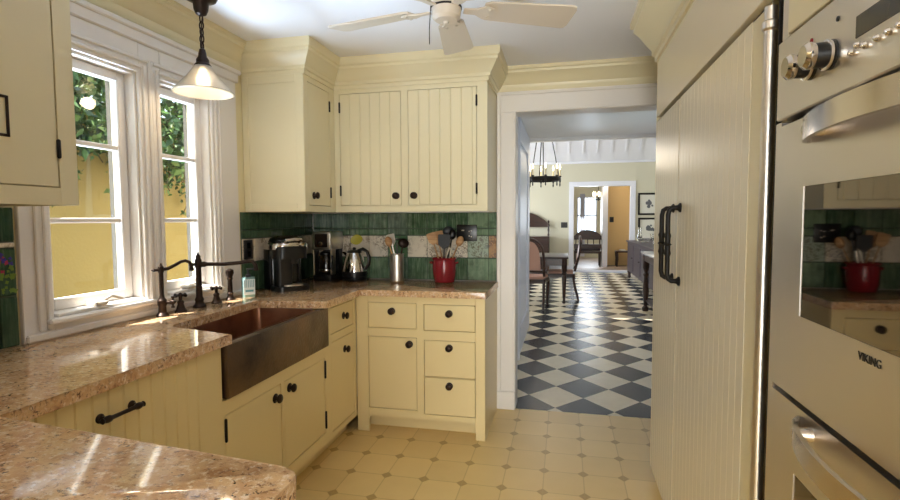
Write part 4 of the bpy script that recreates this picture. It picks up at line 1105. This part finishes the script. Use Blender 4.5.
# light switches
def plate(label, x, y, z, w=.11, h=.13):
    o = thing('light_switch', label, 'light switch', (x, y, z)); B(x-w/2, x+w/2, y-.012, y-.001, z-h/2, z+h/2, .003).build('cover_plate', 'black', o)
    B(x-.012, x+.012, y-.02, y-.011, z-.025, z+.025, .003).build('toggle', 'bronze', o)
plate('black light switch on the cream dining wall left of the far doorway', .0, DY1, 1.20, .16, .14)
plate('black light switch on the tan wall seen through the far doorway', 1.315, 15.2, 1.33, .11, .15)

# framed prints on the dining far wall
def frame(label, x0, x1, z0, z1):
    o = thing('framed_print', label, 'picture', ((x0+x1)/2, DY1, z0), 'framed prints on the dining wall')
    mb = MB(); w = .045
    mb.box(x0, x1, DY1-.03, DY1-.002, z0, z0+w, .004); mb.box(x0, x1, DY1-.03, DY1-.002, z1-w, z1, .004); mb.box(x0, x0+w, DY1-.03, DY1-.002, z0+w, z1-w, .004); mb.box(x1-w, x1, DY1-.03, DY1-.002, z0+w, z1-w, .004)
    mb.build('frame', 'iron', o)
    B(x0+w, x1-w, DY1-.012, DY1-.004, z0+w, z1-w).build('mat_board', 'paper', o)
    cxx, cz = (x0+x1)/2, (z0+z1)/2; mb = MB(); rnd = random.Random(int(z0*100))
    for k in range(14):
        a = rnd.uniform(0, 6.28); rr_ = rnd.uniform(.0, .09); s_ = rnd.uniform(.02, .05); px, pz = cxx+rr_*math.cos(a), cz+rr_*1.2*math.sin(a)
        mb.face([(px+s_*math.cos(2*PI*i/7), DY1-.0125-.0002*k, pz+s_*math.sin(2*PI*i/7)*(.7 if i % 2 else 1.2)) for i in range(7)])
    mb.build('print', 'ink', o)
frame('black framed print hanging upper on the dining wall right of the doorway', 1.775, 2.30, 1.44, 1.985)
frame('black framed print hanging lower on the dining wall, below its twin', 1.785, 2.31, .80, 1.375)

# chandelier over the dining table
CHX, CHY, CHZ = -.34, 8.5, 2.0
ch = thing('chandelier', 'black iron ring chandelier with lit candle bulbs above the dining table', 'chandelier', (CHX, CHY, CHZ))
rd = .27
MB().tube([(CHX+rd*math.cos(2*PI*k/32), CHY+rd*math.sin(2*PI*k/32), CHZ) for k in range(32)], .022, 10, closed=True, flat=(1.5, .6)).build('ring', 'iron', ch)
for k in range(3):
    a = R(20+120*k)
    MB().tube([(CHX+rd*math.cos(a), CHY+rd*math.sin(a), CHZ+.03), (CHX+.03*math.cos(a), CHY+.03*math.sin(a), 3.2)], .008, 6).build('chain', 'iron', ch)
MB().tube([(CHX, CHY, CHZ-.02), (CHX, CHY, 4.48)], .007, 6).build('rod', 'iron', ch)
MB().lathe([(.004, CHZ-.06), (.02, CHZ-.04), (.028, CHZ-.015), (.018, CHZ+.01), (.004, CHZ+.03)], (CHX, CHY, 0), (0, 0, 1), 14).build('finial', 'iron', ch)
mb = MB()
for k in range(3):
    a = R(20+120*k); mb.tube([(CHX, CHY, CHZ-.01), (CHX+rd*math.cos(a), CHY+rd*math.sin(a), CHZ-.01)], .006, 6)
mb.build('spokes', 'iron', ch)
for k in range(8):
    a = R(10+45*k); x, y = CHX+rd*math.cos(a), CHY+rd*math.sin(a)
    MB().lathe([(.004, -.12), (.012, -.10), (.008, -.06), (.018, -.03), (.014, .03), (.03, .045), (.016, .055)], (x, y, CHZ), (0, 0, 1), 10).build('candle_holder', 'iron', ch)
    c_ = MB().lathe([(.013, .05), (.013, .15)], (x, y, CHZ), (0, 0, 1), 10).build('candle', 'candle', ch)
    MB().lathe([(.006, .15), (.013, .175), (.014, .19), (.008, .22), (.002, .24)], (x, y, CHZ), (0, 0, 1), 10).build('bulb', 'flame', c_)
# small chandelier in the far room
sx_, sy_, sz_ = .99, 15.9, 1.98
s2c = thing('chandelier', 'small three-light chandelier with lit bulbs in the room beyond the far doorway', 'chandelier', (sx_, sy_, sz_))
MB().tube([(sx_, sy_, sz_), (sx_, sy_, 2.9)], .008, 6).build('rod', 'iron', s2c)
MB().lathe([(.004, -.10), (.03, -.06), (.02, 0), (.03, .05), (.004, .10)], (sx_, sy_, sz_), (0, 0, 1), 12).build('hub', 'iron', s2c)
for k in range(5):
    a = R(-90+72*k); x, y = sx_+.15*math.cos(a), sy_+.15*math.sin(a)
    ar = MB().tube([(sx_, sy_, sz_-.02), (sx_+.09*math.cos(a), sy_+.09*math.sin(a), sz_-.07), (x, y, sz_-.02), (x, y, sz_+.03)], .009, 8).build('arm', 'iron', s2c)
    MB().lathe([(.012, .02), (.035, .09), (.03, .15), (.004, .19)], (x, y, sz_), (0, 0, 1), 10).build('bulb', 'flame', ar)

# dining table
tb = thing('dining_table', 'dark mahogany dining table on turned legs under the iron chandelier', 'table', (-.6, 8.75, 0))
B(-1.25, .07, 8.25, 9.3, .722, .75, .008, 2).build('tabletop', 'mahogany', tb)
mb = MB(); mb.box(-1.2, .03, 8.29, 8.315, .61, .722); mb.box(-1.2, .03, 9.235, 9.26, .61, .722); mb.box(.01, .03, 8.315, 9.235, .61, .722); mb.box(-1.2, -1.18, 8.315, 9.235, .61, .722)
mb.build('apron', 'mahogany', tb)
for x in (-1.17, .005):
    for y in (8.315, 9.235):
        MB().lathe([(.014, 0), (.028, .01), (.03, .03), (.018, .06), (.024, .10), (.03, .25), (.04, .42), (.03, .46), (.045, .48), (.03, .5), (.045, .53), (.045, .722)], (x, y, 0), (0, 0, 1), 16).build('leg', 'mahogany', tb)

# dining chairs
def chair(label, loc, ang, group):
    o = thing('dining_chair', label, 'chair', (0, 0, 0), group)
    W, D, SH = .48, .46, .45
    # seat
    MB().prism([(-W/2, -D/2), (W/2, -D/2), (W*.42, D/2), (-W*.42, D/2)], SH-.06, SH, .01).build('seat_frame', 'mahogany', o)
    MB().prism([(-W/2+.03, -D/2+.03), (W/2-.03, -D/2+.03), (W*.42-.03, D/2-.03), (-W*.42+.03, D/2-.03)], SH, SH+.045, .02, 3).build('seat', 'upholstery', o)
    for sx in (-1, 1):
        MB().tube([(sx*.205, -.20, SH-.03), (sx*.215, -.215, SH-.12), (sx*.2, -.205, .22), (sx*.195, -.21, .06), (sx*.205, -.225, .015), (sx*.205, -.23, 0)], [.03, .032, .02, .014, .022, .018], 10).build('leg', 'mahogany', o)
        MB().tube([(sx*.195, .205, SH), (sx*.195, .21, SH-.12), (sx*.195, .235, .2), (sx*.195, .29, 0)], [.022, .022, .02, .018], 10).build('leg', 'mahogany', o)
    mb = MB(); n = 20; pts = []
    for i in range(n+1):
        a = PI*i/n; h = SH+.05+.56*math.sin(a)**.55; wd = .20*math.cos(a)*(1+.12*math.sin(a*2)**2)
        zz = (h-SH)/.66
        pts.append((wd, .21+.10*zz+.03*math.sin(zz*PI), h))
    mb.tube(pts, [.02]*(n+1), 10); mb.tube([(-.19, .225, SH+.12), (.19, .225, SH+.12)], .016, 8); mb.build('back_frame', 'mahogany', o)
    pd = []
    for i in range(15):
        a = PI*i/14; pd.append((.15*math.cos(a), .44*math.sin(a)**.6))
    MB().extrude(pd, (0, .24, SH+.14), (1, 0, 0), (0, .16, .987), (0, 1, 0), .03).build('back_pad', 'upholstery', o)
    o.location = loc; o.rotation_euler = (0, 0, ang); return o
gch = 'dining chairs round the mahogany table'
ch1 = chair('dark dining chair seen side-on at the right end of the mahogany table', (-.05, 8.775, 0), R(-90), gch)
def chair_copy(label, loc, ang):
    c = copy_tree(ch1); c.location = loc; c.rotation_euler = (0, 0, ang); c['label'] = label; return c
chair_copy('dark dining chair with rose padded back at the near side of the mahogany table', (-.47, 7.93, 0), R(176))
# high-backed sideboard against the far wall
hb = thing('sideboard', 'dark wooden high-backed sideboard with arched top against the cream dining wall', 'sideboard', (-1.0, 13.1, 0))
B(-1.75, -.36, 12.85, 13.37, .1, .92, .01).build('body', 'mahogany', hb)
mb = MB()
arch = [(-1.75, .92), (-.36, .92), (-.36, 1.18)]+[(-.36-1.39*k/20, 1.20+.36*math.sin(PI*k/20)**.8) for k in range(1, 20)]+[(-1.75, 1.18)]
ar_ = [(-1.72, 1.15), (-.38, 1.15), (-.38, 1.2)]+[(-.38-1.34*k/20, 1.21+.33*math.sin(PI*k/20)**.8) for k in range(1, 20)]+[(-1.72, 1.2)]
MB().extrude(ar_, (0, 13.33, 0), (1, 0, 0), (0, 0, 1), (0, 1, 0), .035).build('arched_back', 'mahogany', hb)
for x in (-1.72, -.39):
    MB().lathe([(.02, .92), (.03, .95), (.018, 1.0), (.028, 1.08), (.018, 1.14), (.03, 1.2), (.012, 1.24), (.028, 1.29), (.004, 1.33)], (x, 13.3, 0), (0, 0, 1), 12).build('post', 'mahogany', hb)
mb.bm.free()
for k, x in enumerate((-1.7, -.41)):
    for y in (12.9, 13.32): MB().lathe([(.03, 0), (.04, .03), (.03, .1)], (x, y, 0), (0, 0, 1), 12).build('foot', 'mahogany', hb)
for x0 in (-1.70, -1.03):
    d = B(x0, x0+.62, 12.835, 12.85, .16, .86, .006).build('door', 'mahogany', hb); MB().lathe([(.015, 0), (.01, .012), (.018, .024), (.006, .03)], (x0+(.57 if x0 < -1.5 else .05), 12.835, .52), (0, -1, 0), 10).build('knob', 'bronze', d)

# settee in far room
st = thing('settee', 'dark wooden settee with arched back seen through the far doorway', 'settee', (.75, 15.0, 0.03))
X0, X1, YS = .27, 1.0, 14.55
MB().extrude([(X0, .78)]+[(X0+(X1-X0)*k/16, 0.88+.17*math.sin(PI*k/16)**.7) for k in range(17)]+[(X1, .78)], (0, YS, .0), (1, 0, 0), (0, 0, 1), (0, 1, 0), .04).build('top_rail', 'mahogany', st)
MB().box(X0, X1, YS, YS+.5, .40, .47, .01).build('seat_frame', 'mahogany', st)
MB().box(X0+.02, X1-.02, YS+.03, YS+.48, .47, .54, .02, 2).build('seat', 'plum', st)
MB().box(X0, X1, YS, YS+.035, .54, .66, .005).build('lower_rail', 'mahogany', st)
mb = MB()
for k in range(5):
    x = X0+.05+(X1-X0-.1)*k/4; mb.tube([(x, YS+.02, .66), (x, YS+.02, .84)], [.014, .014], 8)
mb.build('spindles', 'mahogany', st)
for x in (X0+.03, X1-.03):
    for y in (YS+.03, YS+.47): MB().tube([(x, y, .40), (x, y, .2), (x, y, .03)], [.025, .02, .015], 8).build('leg', 'mahogany', st)

# stool by tan wall
so = thing('stool', 'small dark stool with pale seat against the tan wall in the far room', 'stool', (1.6, 14.9, .03))
MB().box(1.40, 1.86, 14.7, 15.12, .42, .46, .01).build('seat', 'mahogany', so)
MB().box(1.50, 1.66, 14.72, 15.0, .461, .50, .015).build('cushion', 'paper', so)
for x in (1.43, 1.83):
    for y in (14.74, 15.08): MB().tube([(x, y, .42), (x*.9+.16, y, .25), (x*.98+.03, y, .03)], [.03, .026, .018], 8).build('leg', 'mahogany', so)
# plum-grey sideboard along the right dining wall
bf = thing('buffet', 'long plum-grey buffet with glassware on top along the right dining wall', 'buffet', (1.9, 10.6, 0))
B(1.42, 2.05, 8.1, 12.3, .17, .83, .01).build('body', 'plum', bf)
B(1.39, 2.08, 8.07, 12.33, .83, .86, .006).build('top', 'plum', bf)
for k in range(4):
    d = B(1.408, 1.42, 8.16+1.03*k, 9.1+1.03*k, .24, .78, .006).build('door', 'plum', bf); MB().lathe([(.014, 0), (.009, .012), (.016, .022), (.004, .028)], (1.408, 8.24+1.03*k, .52), (-1, 0, 0), 10).build('knob', 'bronze', d)
for x in (1.46, 2.0):
    for y in (8.16, 12.24): MB().lathe([(.02, 0), (.04, .03), (.03, .08), (.05, .17)], (x, y, 0), (0, 0, 1), 12).build('foot', 'mahogany', bf)
gg = 'glassware on the buffet'
for k, (x, y, prof, nm, lab) in enumerate(((1.62, 10.0, [(.04, 0), (.012, .02), (.012, .08), (.06, .14), (.075, .22), (.07, .22), (.055, .145), (.004, .10)], 'goblet', 'clear footed glass goblet nearest on the plum buffet'),
                                  (1.60, 11.0, [(.05, 0), (.1, .02), (.14, .09), (.135, .09), (.095, .03), (.004, .015)], 'glass_bowl', 'low clear glass bowl on the plum buffet'),
                                  (1.62, 11.9, [(.05, 0), (.06, .1), (.04, .22), (.05, .3), (.046, .3), (.036, .22), (.055, .1), (.004, .01)], 'glass_vase', 'tall clear glass vase at the far end of the plum buffet'))):
    tag(MB().lathe(prof, (x, y, .861), (0, 0, 1), 20).build(nm, 'glass'), lab, 'glass', gg)
# marble topped console nearer
cn = thing('console_table', 'dark console table with white marble top and turned legs just beyond the fridge', 'console table', (1.3, 6.9, 0))
B(1.10, 1.48, 6.55, 7.95, .845, .875, .008, 2).build('top', 'marble', cn)
mb = MB(); mb.box(1.14, 1.17, 6.6, 7.9, .74, .845); mb.box(1.43, 1.46, 6.6, 7.9, .74, .845); mb.box(1.17, 1.43, 6.6, 6.63, .74, .845); mb.box(1.17, 1.43, 7.87, 7.9, .74, .845)
mb.build('apron', 'mahogany', cn)
for x in (1.17, 1.43):
    for y in (6.63, 7.87): MB().lathe([(.04, 0), (.05, .02), (.05, .05), (.025, .08), (.03, .14), (.045, .3), (.03, .5), (.045, .54), (.025, .57), (.05, .64), (.05, .845)], (x, y, 0), (0, 0, 1), 14).build('leg', 'mahogany', cn)
B(1.17, 1.43, 6.62, 7.88, .14, .17, .005).build('shelf', 'mahogany', cn)

# ------------------------------------------------------------------ light
W = bpy.data.worlds.new('world'); bpy.context.scene.world = W; W.use_nodes = True
bg = W.node_tree.nodes['Background']; bg.inputs[0].default_value = (.72, .86, 1.0, 1); bg.inputs[1].default_value = 3.9
def sun(name, d, e, col=(1, .95, .86), ang=1.):
    l = bpy.data.lights.new(name, 'SUN'); l.energy = e; l.color = col; l.angle = R(ang)
    o = bpy.data.objects.new(name, l); C.objects.link(o); o.rotation_euler = Vector(d).to_track_quat('-Z', 'Y').to_euler(); return o
sun('sun', (.32, .30, -1), 34.0)
def area(name, loc, d, sx, sy, e, col=(1, 1, 1)):
    l = bpy.data.lights.new(name, 'AREA'); l.shape = 'RECTANGLE'; l.size = sx; l.size_y = sy; l.energy = e; l.color = col
    o = bpy.data.objects.new(name, l); C.objects.link(o); o.location = loc; o.rotation_euler = Vector(d).to_track_quat('-Z', 'Y').to_euler(); return o
def point(name, loc, e, col, r=.03):
    l = bpy.data.lights.new(name, 'POINT'); l.energy = e; l.color = col; l.shadow_soft_size = r
    o = bpy.data.objects.new(name, l); C.objects.link(o); o.location = loc; return o
area('rear_fill_light', (.21, YREAR+.02, 1.12), (-.12, 1, -.02), 1.6, 2.0, 106, (1, .97, .87))  # added fill light behind the viewer, in the made-up rear opening
point('warm_fill_light', (-1.5, -.06, 2.28), 8, (1, .88, .70), .08)  # added unseen warm light near the ceiling, no fixture there
point('pendant_glow', (PX, PY, 1.93), 1.6, (1, .8, .55), .03)
area('patio_bounce_fill', (-3.0, 2.15, .34), (1, 0, .95), 3.2, .6, 108, (.62, .79, 1)).data.spread = R(75)  # added light hidden below the sill, standing in for bounce off the patio
area('passage_window_daylight', (1.04, 5.1, 1.45), (-1, 0, -.1), 1.3, 1.3, 7, (.62, .88, 1))
area('dining_daylight', (DXL+.02, 9.9, 1.5), (1, 0, -.1), 5.0, 1.9, 330, (.86, .93, 1))
point('chandelier_glow', (CHX, CHY, 2.3), 14, (1, .86, .66), .2)
area('far_window_daylight', (.75, 17.85, 1.5), (0, -1, -.1), .62, 1.2, 26, (.85, .92, 1))
point('far_room_fill', (1.0, 14.3, 2.5), 20, (1, .88, .68), .1)  # unseen point light with no fixture, brightens the tan wall

sc = bpy.context.scene
sc.view_settings.view_transform = 'Standard'; sc.view_settings.look = 'None'; sc.view_settings.gamma = 1; sc.view_settings.use_curve_mapping = False
sc.view_settings.exposure = 0.0
sc.cycles.use_denoising = True
sc.cycles.max_bounces = 10; sc.cycles.diffuse_bounces = 5; sc.cycles.glossy_bounces = 5; sc.cycles.transmission_bounces = 8
sc.cycles.sample_clamp_indirect = 6; sc.cycles.caustics_reflective = True; sc.cycles.caustics_refractive = False
